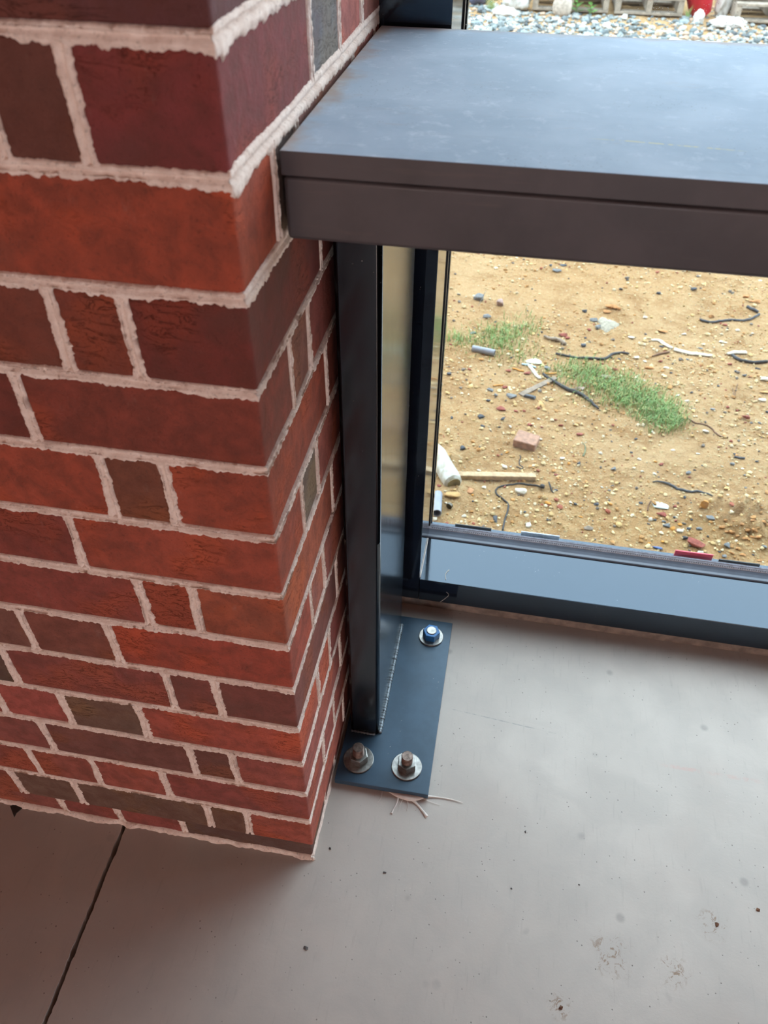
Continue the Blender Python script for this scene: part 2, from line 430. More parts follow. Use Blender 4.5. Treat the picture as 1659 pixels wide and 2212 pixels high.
# ------------------------------------------------------------------ brick pier
HC = .08128
ZJ = {j: (14 - j + .57) * HC for j in range(-30, 15)}
ZJ.update({14: .0500, 13: .1272, 12: .2072, 11: .2885, 10: .3700, 9: .4530, 8: .5335, 7: .6160, 6: .6960, 5: .7795, 4: .8580, 3: .9385, 2: 1.0225, 1: 1.1030})
pier = empty('wall_left'); struct(pier, 'red brick pier with raised pale mortar joints')
YEND = .56
XVIS = -.66
front_odd = [.209, .3145, .41, .613, .82]; front_even = [.096, .1555, .3645, .4655, .67, .77]
right_odd = [.094, .160, .382, .504]; right_even = [.219, .329, .435]
KB = 2.05
FC = {1: [(70, 36, 38)], 2: [(90, 33, 33), (76, 40, 32), (84, 36, 30)], 3: [(122, 46, 22)], 4: [(84, 31, 25), (95, 40, 26), (94, 42, 28)],
      5: [(100, 40, 27), (86, 34, 26)], 6: [(118, 47, 26), (92, 50, 33), (122, 48, 26)], 7: [(121, 49, 29), (100, 41, 32)],
      8: [(124, 56, 31), (104, 43, 31), (108, 46, 36), (110, 48, 38)], 9: [(122, 47, 29), (98, 52, 40), (92, 56, 46)],
      10: [(92, 46, 38), (98, 48, 40), (106, 50, 42), (70, 54, 46)], 11: [(126, 52, 36), (84, 62, 50), (128, 56, 46), (110, 52, 42)],
      12: [(118, 54, 44), (84, 48, 40), (90, 52, 44), (112, 56, 48)], 13: [(108, 48, 40), (122, 56, 43), (116, 56, 43), (112, 52, 42)],
      14: [(124, 54, 38), (82, 58, 45), (82, 60, 48), (84, 62, 50), (104, 52, 42)], 15: [(70, 52, 46), (110, 48, 40), (106, 48, 40), (112, 56, 46)]}
RC = {2: [(74, 74, 82), (128, 66, 60), (110, 60, 52)], 3: [(84, 70, 66), (96, 60, 54), (120, 66, 58)], 4: [(104, 46, 38)], 7: [(82, 70, 62), (122, 58, 46)],
      5: [(100, 56, 44), (110, 50, 42)], 9: [(118, 64, 56), (112, 56, 48)], 10: [(108, 58, 50)]}
bcount = 0
def brick_geo(x0, x1, y0, y1, z0, z1, seed, r=.0026):
    rs = np.random.default_rng(seed)
    L = (x1 - x0, y1 - y0, z1 - z0)
    def lines(l):
        n = max(2, int(l / .03)); return np.unique(np.concatenate([[0, r, 2.4 * r], np.linspace(2.4 * r, l - 2.4 * r, n + 1), [l - 2.4 * r, l - r, l]]))
    G = [lines(l) for l in L]
    V, F, idx = [], [], {}
    def vid(i, j, k):
        key = (i, j, k)
        if key not in idx: idx[key] = len(V); V.append((G[0][i], G[1][j], G[2][k]))
        return idx[key]
    nx, ny, nz = [len(g) - 1 for g in G]
    for i in range(nx):
        for j in range(ny):
            F.append((vid(i, j, 0), vid(i, j + 1, 0), vid(i + 1, j + 1, 0), vid(i + 1, j, 0)))
            F.append((vid(i, j, nz), vid(i + 1, j, nz), vid(i + 1, j + 1, nz), vid(i, j + 1, nz)))
    for i in range(nx):
        for k in range(nz):
            F.append((vid(i, 0, k), vid(i + 1, 0, k), vid(i + 1, 0, k + 1), vid(i, 0, k + 1)))
            F.append((vid(i, ny, k), vid(i, ny, k + 1), vid(i + 1, ny, k + 1), vid(i + 1, ny, k)))
    for j in range(ny):
        for k in range(nz):
            F.append((vid(0, j, k), vid(0, j, k + 1), vid(0, j + 1, k + 1), vid(0, j + 1, k)))
            F.append((vid(nx, j, k), vid(nx, j + 1, k), vid(nx, j + 1, k + 1), vid(nx, j, k + 1)))
    V = np.array(V); Ld = np.array(L)
    inner = np.clip(V, r, Ld - r); d = V - inner; n = np.linalg.norm(d, axis=1)
    rr = np.minimum(n, r)
    k = n > 1e-9
    V[k] = inner[k] + d[k] / n[k, None] * np.minimum(n[k], r)[:, None]
    V = V + np.array([x0, y0, z0])
    amp = .0007
    ox = rs.uniform(0, 50, 3)
    for a in range(len(V)):
        q = Vector(V[a] * 22 + ox); nv = mnoise.noise_vector(q)
        V[a] += np.array(nv) * amp * np.array([1, 1, .8])
    return V, F

extra_v, extra_f, extra_n = [], [], 0
def add_brick(x0, x1, y0, y1, z0, z1, col, individual):
    global bcount, extra_n
    bcount += 1
    rs = random.Random(bcount)
    j = lambda s: rs.uniform(-s, s)
    if individual:
        fx = fy = j(.0009)
        V, F = brick_geo(x0, x1 + (fx if x1 > -.001 else 0), y0 + (-fy if y0 < .001 else 0), y1, z0, z1, bcount)
        o = mesh_obj('brick', V, F, M['brick'], pier, smooth=True)
        lc = s2l(col); lm = .3 * lc[0] + .55 * lc[1] + .15 * lc[2]; o.color = (*[min(1, (c * .84 + lm * .16) * KB) for c in lc], 1)
    else:
        c = [(x0, y0, z0), (x1, y0, z0), (x1, y1, z0), (x0, y1, z0), (x0, y0, z1), (x1, y0, z1), (x1, y1, z1), (x0, y1, z1)]
        extra_v.extend(c); b = extra_n; extra_n += 8
        extra_f.extend([tuple(b + q for q in f) for f in ((3, 2, 1, 0), (4, 5, 6, 7), (0, 1, 5, 4), (1, 2, 6, 5), (2, 3, 7, 6), (3, 0, 4, 7))])
palette = [(112, 48, 38), (124, 52, 36), (98, 44, 36), (88, 52, 44), (118, 56, 44), (104, 42, 34)]
JT = .0042
rows_top = -25
for row in range(15, rows_top, -1):
    zt = ZJ[row - 0] if False else None
    ztop = ZJ[row - 1] - JT; zbot = (ZJ[row] + JT) if row < 15 else .004
    if row == 14: zbot = ZJ[14] + .0005
    if row == 15: ztop = ZJ[14] - .0008
    if ztop > ZC: break
    odd = row % 2 == 1
    rec = .0045 if row == 15 else 0
    fr = front_odd if odd else front_even; rt = right_odd if odd else right_even
    fc = FC.get(row, []); rc = RC.get(row, [])
    pick = lambda lst, i: lst[i] if i < len(lst) else palette[random.randrange(len(palette))]
    ind = row >= -5
    w = fr[0] - JT; d = rt[0] - JT
    add_brick(-w, -rec, rec, d, zbot, ztop, pick(fc, 0), ind)
    for i in range(len(fr)):
        a = fr[i] + JT; b = (fr[i + 1] if i + 1 < len(fr) else .95) - JT
        y0 = rec
        add_brick(-b, -a, y0, y0 + .092, zbot, ztop, pick(fc, i + 1), ind and a < .66)
    for i in range(len(rt)):
        a = rt[i] + JT; b = (rt[i + 1] - JT if i + 1 < len(rt) else YEND)
        add_brick(-.092, -rec, a, b, zbot, ztop, pick(rc, i), ind)
ex = mesh_obj('brick_courses', extra_v, extra_f, M['brick'], pier)
ex.color = (*[min(1, c * KB) for c in s2l((112, 50, 40))], 1); ex['kind'] = 'stuff'
box('pier_core', -.95, -.006, .006, YEND - .001, 0, ZC - .001, M['mortar'], pier)

# mortar ribbons: tooled (grapevine) joints with ragged squeezed-out edges
mv, mf = [], []
def ribbon(P, N, T, wu, wd, groove, proud, seed, s, end_taper=0):
    """P path points, N outward normals, T cross direction; wu/wd half widths (arrays)"""
    base = len(mv); n = len(P); K = 12
    g = .0016
    rough = lambda k: vnoise1(s, seed * 31 + k, .0035) * .00040 + vnoise1(s, seed * 17 + k, .0013) * .00035
    gl = vnoise1(s, seed + 900, .05) * .0008
    prof = [(wu + .0012, -.0035, 0), (wu, .0001, 1), (wu * .86, proud * .75, 1), (wu * .55, proud, 1), (g * 1.5 + gl, proud * .85, 1), (g * .5 + gl, proud * .85 - groove, 1),
            (-g * .5 + gl, proud * .85 - groove, 1), (-g * 1.5 + gl, proud * .9, 1), (-wd * .55, proud * 1.05, 1), (-wd * .86, proud * .8, 1), (-wd, .0001, 1), (-wd - .0012, -.0035, 0)]
    for i in range(n):
        for k, (t, h, r) in enumerate(prof):
            tt = t[i] if hasattr(t, '__len__') else t
            hh = h[i] if hasattr(h, '__len__') else h
            mv.append(None)
    arr = np.zeros((n, K, 3))
    for k, (t, h, r) in enumerate(prof):
        t = np.broadcast_to(t, (n,)); h = np.broadcast_to(h, (n,)) + (rough(k) if r else 0)
        arr[:, k] = P + N * h[:, None] + T * t[:, None]
    mv[base:] = arr.reshape(-1, 3).tolist()
    for i in range(n - 1):
        for k in range(K - 1):
            a = base + i * K + k
            mf.append((a, a + 1, a + K + 1, a + K))
def widths(s, seed, base_u, base_d, rag=1.0):
    f = lambda k, sc: vnoise1(s, seed * 7 + k, sc)
    wu = base_u + (.0006 * f(1, .03) + .0003 * f(2, .006) + .0005 * f(3, .0024) + .0004 * f(8, .0013)) * rag
    wd = base_d + (.0012 * f(4, .035) + .0010 * f(5, .009) + .0014 * f(6, .0036) + .0009 * f(7, .0014)) * rag
    return np.maximum(wu, .0022), np.maximum(wd, .0022)
for j in range(13, -26, -1):
    z = ZJ[j]
    if z > ZC - .02: break
    fine = j >= -2
    st = .0013 if fine else .03
    xs = np.concatenate([np.arange(-.95, XVIS, .01), np.arange(XVIS, -.0016, st)]) if fine else np.arange(-.95, -.01, .05)
    ys = np.arange(.0016, YEND, st)
    cn = np.array([[-.0007, .0002, 0], [0, 0, 0], [-.0002, .0007, 0]])
    P = np.concatenate([np.stack([xs, xs * 0, xs * 0], 1), cn, np.stack([ys * 0, ys, ys * 0], 1)])
    Nn = np.concatenate([np.tile([0, -1., 0], (len(xs), 1)), [[.35, -.93, 0], [.8, -.8, 0], [.93, -.35, 0]], np.tile([1., 0, 0], (len(ys), 1))])
    s = np.concatenate([xs + 2, [2, 2.0005, 2.001], ys + 2.001])
    wav = .0009 * vnoise1(s, j + 200, .09)
    P[:, 2] = z + wav
    T = np.tile([0, 0, 1.], (len(P), 1))
    right = np.concatenate([np.zeros(len(xs)), [.3, .5, .7], np.ones(len(ys))])
    bu, bd = (.0044, .0056)
    thick = {2: .0034, 1: .003, 0: .003, 3: .0012}.get(j, -.0009)
    wu, wd = widths(s, j + 60, bu, bd)
    rr = np.clip(right * np.clip((s - 2.0) / .02 + .35, 0, 1), 0, 1)
    wu = wu + rr * thick; wd = wd + rr * thick * 1.25
    if j in (1, 2):   # fat smears at the arris
        bump_ = np.exp(-((s - 2.012) / .013) ** 2) * .004; wd = wd + bump_
    ribbon(P, Nn, T, np.maximum(wu, .002), np.maximum(wd, .002), .0030, .0014, j + 60, s)
hs = 0
def head(face, a, z0, z1, fine, thin=1.0, wobble=True, rec=0):
    global hs; hs += 1
    st = .0013 if fine else .02
    zs = np.arange(z0, z1, st)
    if len(zs) < 3: zs = np.linspace(z0, z1, 3)
    wav = .0016 * vnoise1(zs, hs + 400, .03)
    if face == 'F':
        P = np.stack([-(a + wav), zs * 0 + rec, zs], 1); N = np.tile([0, -1., 0], (len(zs), 1)); T = np.tile([-1., 0, 0], (len(zs), 1))
    else:
        P = np.stack([zs * 0 - rec, a + wav, zs], 1); N = np.tile([1., 0, 0], (len(zs), 1)); T = np.tile([0, -1., 0], (len(zs), 1))
    wu, wd = widths(zs + 5, hs + 300, .0050 * thin, .0052 * thin, 1.25)
    flare = .0022 * np.exp(-((zs - z0) / .006) ** 2) + .003 * np.exp(-((zs - z1) / .007) ** 2)
    ribbon(P, N, T, wu + flare * .7, wd + flare,   .0025, .0012, hs + 300, zs + 5)
for row in range(15, rows_top, -1):
    z1 = ZJ[row - 1] - .0025; z0 = (ZJ[row] + .0025) if row < 15 else .003
    if row == 14: z0 = ZJ[14] + .004
    if row == 15: z1 = ZJ[14] - .001
    if z1 > ZC: break
    odd = row % 2 == 1; fine = row >= -1
    rec = .0045 if row == 15 else 0
    for a in (front_odd if odd else front_even):
        if not fine and a > .9: continue
        head('F', a, z0, z1, fine and a < .6, rec=rec)
    for i, a in enumerate(right_odd if odd else right_even):
        head('R', a, z0, z1, fine, .72 if row > 3 else 1.0, rec=rec)
# mortar fillet along the foot of the pier
s = np.arange(0, .56 + .66, .002)
fl = np.where(s < .66, 0, 1)
P = np.array([(-.66 + q, .0045, 0) if q < .66 else (-.0045, q - .66, 0) for q in s])
N = np.array([(0, -1., 0) if q < .655 else ((.7, -.7, 0) if q < .665 else (1., 0, 0)) for q in s])
out = np.where(s < .66, .0062, .0026) + np.where(s < .66, 1, .4) * (.0022 * vnoise1(s, 77, .02) + .001 * vnoise1(s, 78, .005)); hi = .0075 + .002 * vnoise1(s, 79, .03) + .001 * vnoise1(s, 80, .004)
b = len(mv); pr_ = np.zeros((len(s), 4, 3))
pr_[:, 0] = P + N * out[:, None] + np.array([0, 0, .0002]); pr_[:, 1] = P + N * (out * .72)[:, None] + np.stack([s * 0, s * 0, hi * .55], 1)
pr_[:, 2] = P + N * .0012 + np.stack([s * 0, s * 0, hi], 1); pr_[:, 3] = P - N * .003 + np.stack([s * 0, s * 0, hi], 1)
mv.extend(pr_.reshape(-1, 3).tolist())
for i in range(len(s) - 1):
    for k in range(3): a = b + i * 4 + k; mf.append((a, a + 4, a + 5, a + 1))
mo = mesh_obj('mortar', mv, mf, M['mortar'], pier, smooth=True)
mo['label'] = 'pale pinkish mortar joints with ragged edges'

# ------------------------------------------------------------------ window
YF, XJ, ZS = .530, .0845, .0845
YAW = -.008
win = empty('window_1', (0, YF, 0)); win.rotation_euler.z = YAW; struct(win, 'dark anodised window frame with a low sill')
def wpart(name, *a, mat='frame', bevel=.0012):
    o = box(name, *a, M[mat], None, bevel); o.data.transform(Matrix.Translation((0, -YF, 0))); o.parent = win; return o
YB = .70
wpart('jamb', .0005, XJ, YF, YB, .026, 2.80)
wpart('jamb', 1.16, 1.26, YF, YB, .026, 2.80)
wpart('head_rail', XJ, 1.16, YF, YB, 2.70, 2.80)
wpart('sill', XJ + .0004, 1.16, YF, .6465, .026, ZS)
wpart('outer_sill', XJ + .0004, 1.16, .680, YB, .026, .082)
# glazing bead and gasket, profiled
def extrude_x(name, prof, x0, x1, mat, zrot=None):
    n = len(prof); v = [(x0, y - YF, z) for y, z in prof] + [(x1, y - YF, z) for y, z in prof]
    f = [tuple(range(n)), tuple(range(2 * n - 1, n - 1, -1))] + [(k, k + n, (k + 1) % n + n, (k + 1) % n) for k in range(n)]
    return mesh_obj(name, v, f, M[mat], win)
extrude_x('glazing_bead', [(.6485, .060), (.6485, .0868), (.6495, .0878), (.6545, .0886), (.6600, .0912), (.6640, .0942), (.6645, .060)], XJ, 1.16, 'bead')
extrude_x('gasket', [(.6646, .062), (.6646, .0945), (.6655, .0965), (.6668, .0965), (.6676, .0985), (.6690, .0985), (.6698, .1008), (.6720, .1020), (.6720, .062)], XJ, 1.16, 'gasket')
# ridged serration along gasket top
gv, gf = [], []
for i, x in enumerate(np.arange(.09, 1.15, .0042)):
    b = len(gv); gv += [(x + a * .0021, yy - YF, zz) for a in (0, 1) for (yy, zz) in ((.6655, .0968), (.6667, .0971), (.6667, .0960), (.6655, .0957))]
    gf += [(b, b + 1, b + 5, b + 4), (b + 1, b + 2, b + 6, b + 5), (b + 3, b, b + 4, b + 7), (b, b + 3, b + 2, b + 1), (b + 4, b + 5, b + 6, b + 7)]
sr = mesh_obj('gasket_ribs', gv, gf, M['black'], win)
for (x0, x1) in ((XJ, XJ + .0018), (1.1582, 1.16)):
    wpart('gasket', x0, x1, .661, .6718, .105, 2.70, mat='black', bevel=.0004)
    wpart('glazing_bead', x0 - (.002 if x0 > 1 else 0), x1 + (.002 if x0 < 1 else 0), .680, .694, .082, 2.70, mat='frame', bevel=.001)
gp_ = wpart('pane', XJ + .002, 1.158, .6722, .6782, .075, 2.705, mat='glass', bevel=0)
wpart('shim_strip', .0005, 5.0 - 3.7, YF + .006, YB, .0, .0262, mat='brown', bevel=.002)
# pale end sealant where sill meets jamb
tube('corner_sealant', [(XJ + .0008, .005, ZS + .0004), (XJ + .0008, .06, ZS + .0004), (XJ + .0008, .115, ZS + .0006)], .0009, M['caulk'], win, 6)

# opening further along: a second bay, framed, its glass left out to let in more light
w2 = empty('window_2', (0, YF, 0)); struct(w2, 'unseen second bay framed in dark metal, left open for more light')
for nm, a in (('jamb', (2.42, 2.50, 0, .17, 0, 2.80)), ('head_rail', (1.26, 2.42, 0, .17, 2.72, 2.80))):
    o = box(nm, *a, M['frame'], w2, .0012)

# ------------------------------------------------------------------ steel counter
ct = empty('steel_counter', (0, .093, .9447))
tag(ct, 'grey mill-finish steel counter slab under the window, set against brick', 'counter')
def cpart(name, x0, x1, y0, y1, z0, z1, mat, bevel):
    o = box(name, x0, x1, y0 - .093, y1 - .093, z0 - .9447, z1 - .9447, mat, ct, bevel); return o
top = cpart('top_plate', .0055, 3.4, .0925, .5190, .9948, 1.0130, M['shelf'], .0009)
top.data.materials.append(M['edge'])
for pl in top.data.polygons:
    if pl.normal.z < .5: pl.material_index = 1  # plate sides coloured darker for the dim room they reflect
top['label'] = 'steel plate with sky sheen coloured blue-grey on top, rust along its edges'
cpart('front_rail', .0060, 3.4, .0935, .1440, .9447, .9944, M['edge'], .004)['label'] = 'dark brown-black square steel tube'
cpart('back_rail', .0060, 3.4, .462, .512, .9447, .9944, M['edge'], .004)
cpart('end_rail', .0060, .0560, .1444, .4616, .9447, .9944, M['edge'], .004)

# ------------------------------------------------------------------ post with base plate and anchors
PZ = .0150
post = empty('steel_post', (.035, .35, 0))
tag(post, 'blue-black rectangular steel post bolted to the concrete beside the brick pier', 'post')
def loc(o): o.data.transform(Matrix.Translation((-.035, -.35, 0))); o.parent = post; return o
loc(box('tube', .0105, .0603, .2225, .4720, PZ, .9446, M['post'], None, .0062, 4, True))
bp = loc(box('base_plate', .0030, .1585, .1285, .4900, .0028, PZ, M['plate'], None, .0009))
# grout bed under plate
loc(box('grout_bed', .008, .150, .136, .486, .0, .0029, M['brown'], None, 0))
# weld beads
def weld(pts, r):
    P = []
    for a, b in zip(pts[:-1], pts[1:]):
        n = int((Vector(b) - Vector(a)).length / .0018)
        for k in range(n): P.append(Vector(a).lerp(Vector(b), k / n))
    rs = [r * (1 + .28 * math.sin(k * 2.1) + random.uniform(-.18, .18)) for k in range(len(P))]
    v, f = tube_geo(P, rs, 7)
    return loc(mesh_obj('weld_bead', v, f, M['weld'], None, smooth=True))
weld([(.0614, .226, PZ + .0014), (.0614, .470, PZ + .0014)], .0034)
weld([(.012, .2215, PZ + .001), (.056, .2215, PZ + .001)], .0022)
weld([(.012, .473, PZ + .001), (.056, .473, PZ + .001)], .0022)
def hexnut(name, x, y, z, af, h, mat, parent, rot=0):
    bm = bmesh.new(); R_ = af / math.sqrt(3)
    g = bmesh.ops.create_cone(bm, cap_ends=True, segments=6, radius1=R_, radius2=R_, depth=h)
    bmesh.ops.rotate(bm, verts=bm.verts, cent=(0, 0, 0), matrix=Matrix.Rotation(rot, 3, 'Z'))
    bmesh.ops.bevel(bm, geom=[e for e in bm.edges if abs(e.verts[0].co.z - e.verts[1].co.z) < 1e-6], offset=.0011, segments=2, affect='EDGES', profile=.6)
    bmesh.ops.translate(bm, verts=bm.verts, vec=(x - .035, y - .35, z + h / 2))
    o = bm_obj(name, bm, mat, parent); return o
def ringv(name, x, y, z, ri, ro, h, mat, parent):
    return lathe(name, [(ri, 0), (ro, 0), (ro, h * .8), (ro - h * .25, h), (ri, h), (ri, 0)], mat, parent, 40, (x - .035, y - .35, z))
def anchor(x, y, stud, blue, rot, wr):
    # stud is the part's own mesh, washer and nut its pieces
    z0 = PZ + .0032
    hb = .0160
    rr = .0095
    prof = [(rr, PZ - .002)]; 
    zz = z0 + .001
    top_ = z0 + hb + stud
    while zz < top_ - .0012:
        prof += [(rr, zz), (rr * .93, zz + .0006)]; zz += .0012
    prof += [(rr, top_ - .0008), (rr - .0008, top_)]
    s_ = lathe('anchor_stud', prof, M['zinc'] if blue else M['worn'], post, 24, (x - .035, y - .35, 0))
    s_['label'] = 'anchor stud under a blue nut' if blue else 'tall bare anchor stud with zinc nut'
    ringv('washer', x, y, PZ, .0100, wr, .0032, M['zinc'], s_)
    hexnut('nut', x, y, z0, .0285, hb, M['blue'] if blue else M['zinc'], s_, rot)
anchor(.0352, .1702, .0200, False, .35, .0254)
anchor(.1168, .1715, .0165, False, .1, .0254)
anchor(.1215, .4485, .0016, True, .45, .0235)

# squeezed-out sealant below the plate front with stringy drips
sv, sf = [], []
def addtube(pts, r, n=7, flat=.6):
    v, f = tube_geo(catmull(pts, 6), r, n, flat); b = len(sv); sv.extend(v); sf.extend([tuple(q + b for q in t) for t in f])
fz = .0014
pf = lambda x, y, z=fz: Vector(at(x, y, 2, z))
addtube([pf(835, 1706), pf(858, 1716, .003), pf(885, 1722, .004), pf(908, 1721, .003), pf(925, 1716)], [.001, .0045, .007, .005, .001], 9, .5)
addtube([pf(888, 1724, .003), pf(902, 1738), pf(914, 1753), pf(922, 1764)], [.0035, .0018, .0019, .0030], 7)
addtube([pf(862, 1716, .003), pf(857, 1735), pf(850, 1748), pf(846, 1757)], [.0022, .0012, .0011, .0020], 7)
addtube([pf(915, 1719, .003), pf(945, 1722), pf(975, 1727), pf(1000, 1734)], [.0022, .0012, .001, .0004], 6)
addtube([pf(905, 1722, .003), pf(930, 1732), pf(952, 1740)], [.001, .0004, .0003], 5)
addtube([pf(880, 1724, .003), pf(881, 1740), pf(879, 1752)], [.001, .0004, .0003], 5)
addtube([pf(872, 1722, .003), pf(866, 1735), pf(862, 1742)], [.001, .0005, .0003], 5)
addtube([pf(826, 1708), pf(822, 1725), pf(815, 1735)], [.0012, .0005, .0003], 5)
tag(mesh_obj('sealant_splatter', sv, sf, M['caulk'], None, True), 'pale stringy sealant squeezed out under the post base plate', 'sealant')

# small litter indoors
def scrap(name, pix, th, mat, label, cat):
    P = [pf(x, y, 0) for x, y in pix]; c = sum(P, Vector()) / len(P)
    v = [p + Vector((0, 0, .0004)) for p in P] + [p + (c - p) * .04 + Vector((0, 0, th + .0004)) for p in P]; n = len(P)
    f = [tuple(range(n)), tuple(range(2 * n - 1, n - 1, -1))] + [(k, (k + 1) % n, (k + 1) % n + n, k + n) for k in range(n)]
    o = mesh_obj(name, v, f, mat); bm = bmesh.new(); bm.from_mesh(o.data); bmesh.ops.recalc_face_normals(bm, faces=bm.faces); bm.to_mesh(o.data); bm.free()
    return tag(o, label, cat)
scrap('scrap_sheet', [(22, 1742), (38, 1736), (56, 1737), (49, 1746), (36, 1757), (31, 1766)], .0016, M['dark'], 'dark torn scrap on the floor against the brick pier', 'scrap')
tag(tube('thread', [at(*q, 2, ZS + .0009) for q in ((963, 1252), (962, 1243), (965, 1236), (970, 1231))], .00055, M['fibre'], None, 5), 'short pale curled thread lying on the window sill', 'thread')
tag(tube('straw', [at(*q, 1, YF - .001) for q in ((951, 1300), (960, 1294), (969, 1286))] + [at(*q, 1, YF - .001) for q in ((967, 1281), (964, 1279))], .0005, M['fibre'], None, 5), 'bent dry straw stuck on the dark window frame', 'straw')
def crumb(x, y, r, col, label, grp, z=0):
    p = at(x, y, 2, z); bm = bmesh.new()
    rs = random.Random(int(x * 7 + y))
    for k in range(10):
        d = Vector((rs.gauss(0, 1), rs.gauss(0, 1), rs.gauss(0, .6))).normalized() * r * rs.uniform(.7, 1.1); d.z = abs(d.z) * .8 if k % 2 else 0
        bm.verts.new(Vector(p) + d + Vector((0, 0, .0001)))
    bmesh.ops.convex_hull(bm, input=bm.verts)
    return tag(bm_obj('dirt_crumb', bm, col), label, 'crumb', grp)
mudm = simple('dried_mud', (95, 62, 42), .9)
stonem = simple('grey_grit', (88, 86, 86), .8)
for (x, y, r) in ((1211, 2176, .0035), (1548, 1997, .004), (1637, 1965, .0035)):
    crumb(x, y, r, mudm, 'brown crumb of dried mud on the concrete floor', 'mud crumbs on the floor')
for (x, y, r) in ((660, 2049, .004), (712, 1835, .0035), (1136, 1797, .0028), (831, 1885, .003), (1251, 1911, .0018), (1105, 1919, .0018)):
    crumb(x, y, r, stonem, 'small dark grey grit on the concrete floor', 'grit on the floor')

# warm fill panels added on the unseen rear wall to light the pier front
fillm = bpy.data.materials.new('fill_diffuser'); fillm.use_nodes = True
fillm.node_tree.nodes['Principled BSDF'].inputs['Emission Color'].default_value = (1, .66, .48, 1)
fillm.node_tree.nodes['Principled BSDF'].inputs['Emission Strength'].default_value = 1.5
for x in (-1.2, 2.6):
    lp = empty('fill_panel', (x, -5.999, .95)); tag(lp, 'added square warm fill light panel on the unseen rear wall', 'lamp', 'added fill panels')
    box('frame', -.5, .5, 0, .05, -.5, .5, M['plaster'], lp, .004)
    box('diffuser', -.47, .47, .0502, .058, -.47, .47, fillm, lp)
    la = bpy.data.lights.new('fill_light', 'AREA'); la.size = .9; la.energy = 2.9; la.color = (1, .66, .48)
    lo = bpy.data.objects.new('fill_light', la); COL.objects.link(lo); lo.parent = lp; lo.location = (0, .07, 0); lo.rotation_euler = (math.pi / 2, 0, 0)

# ------------------------------------------------------------------ ground outside
GZ = -.12
def mound(x, y, px, py, r, h):
    c = at(px, py, 2, GZ); return h * np.exp(-(((x - c[0]) / r) ** 2 + ((y - c[1]) / r) ** 2))
def gz(x, y):
    x = np.asarray(x, float); y = np.asarray(y, float)
    n = .012 * vnoise2(x + 20, y + 20, 1, .55) + .006 * vnoise2(x + 20, y + 20, 2, .16) + .0035 * vnoise2(x + 20, y + 20, 3, .06) + .0028 * vnoise2(x + 20, y + 20, 4, .022) + .0016 * vnoise2(x + 20, y + 20, 5, .009)
    sm = 1 - .75 * np.exp(-(((x - .35) / .55) ** 2 + ((y - 2.15) / .28) ** 2))
    n = n * sm
    ml = mound(x, y, 1610, 1120, .075, .030)
    n = n + ml * (1 + .8 * vnoise2(x + 20, y + 20, 9, .02)) + mound(x, y, 1324, 662, .04, .014) + mound(x, y, 975, 1065, .05, .016)
    return GZ + n
def seg(*a): return np.unique(np.round(np.concatenate([np.arange(*q) for q in a]), 5))
gx = np.concatenate([seg((-20, -2, 1.5), (-2, -.5, .1), (-.5, -.1, .02), (-.1, 1.35, .0075), (1.35, 3.2, .05)), np.arange(3.2, 22, 1.6)])
gy = np.concatenate([seg((.72, 2.65, .0075), (2.65, 9.5, .05)), np.arange(9.5, 45, 2.5)])
XX, YY = np.meshgrid(gx, gy); ZZ = gz(XX, YY)
gv = np.stack([XX, YY, ZZ], -1).reshape(-1, 3); nx = len(gx)
ii, jj = np.meshgrid(np.arange(len(gx) - 1), np.arange(len(gy) - 1)); a = (jj * nx + ii).ravel()
gf = np.stack([a, a + 1, a + nx + 1, a + nx], 1)
struct(mesh_obj('ground', gv, gf, M['sand'], None, True), 'bare sandy ground outside the window')

def instanced_stones(name, xs, ys, sizes, cols, flat, mat, seed, sink=.25):
    t = (1 + 5 ** .5) / 2
    iv = np.array([(-1, t, 0), (1, t, 0), (-1, -t, 0), (1, -t, 0), (0, -1, t), (0, 1, t), (0, -1, -t), (0, 1, -t), (t, 0, -1), (t, 0, 1), (-t, 0, -1), (-t, 0, 1)]) / math.sqrt(1 + t * t)
    fi = np.array([(0, 11, 5), (0, 5, 1), (0, 1, 7), (0, 7, 10), (0, 10, 11), (1, 5, 9), (5, 11, 4), (11, 10, 2), (10, 7, 6), (7, 1, 8), (3, 9, 4), (3, 4, 2), (3, 2, 6), (3, 6, 8), (3, 8, 9), (4, 9, 5), (2, 4, 11), (6, 2, 10), (8, 6, 7), (9, 8, 1)])
    r = np.random.default_rng(seed); n = len(xs)
    V = np.repeat(iv[None], n, 0) * r.uniform(.65, 1.15, (n, 12, 1))
    q = r.normal(size=(n, 3, 3)); Q, _ = np.linalg.qr(q); V = np.einsum('nij,nkj->nki', Q, V)
    sc = np.stack([r.uniform(.75, 1.3, n), r.uniform(.7, 1.1, n), np.full(n, flat) * r.uniform(.7, 1.2, n)], 1) * sizes[:, None]
    V = V * sc[:, None]
    ang = r.uniform(0, 6.28, n); c, s_ = np.cos(ang), np.sin(ang)
    x = V[..., 0] * c[:, None] - V[..., 1] * s_[:, None]; y = V[..., 0] * s_[:, None] + V[..., 1] * c[:, None]
    V = np.stack([x + xs[:, None], y + ys[:, None], V[..., 2] + (gz(xs, ys) + sc[:, 2] * (.75 - sink))[:, None]], -1).reshape(-1, 3)
    F = (fi[None] + (np.arange(n) * 12)[:, None, None]).reshape(-1, 3)
    o = mesh_obj(name, V, F, mat)
    at_ = o.data.attributes.new('tint', 'FLOAT_COLOR', 'POINT')
    at_.data.foreach_set('color', np.concatenate([np.repeat(cols, 12, 0), np.ones((n * 12, 1))], 1).astype(np.float32).ravel())
    return o
def palette_pick(r, n, pal, wts):
    p = np.array([s2l(c) for c in pal]) * .66; k = r.choice(len(pal), n, p=np.array(wts) / sum(wts))
    return np.clip(p[k] * r.uniform(.8, 1.2, (n, 1)), 0, 1)
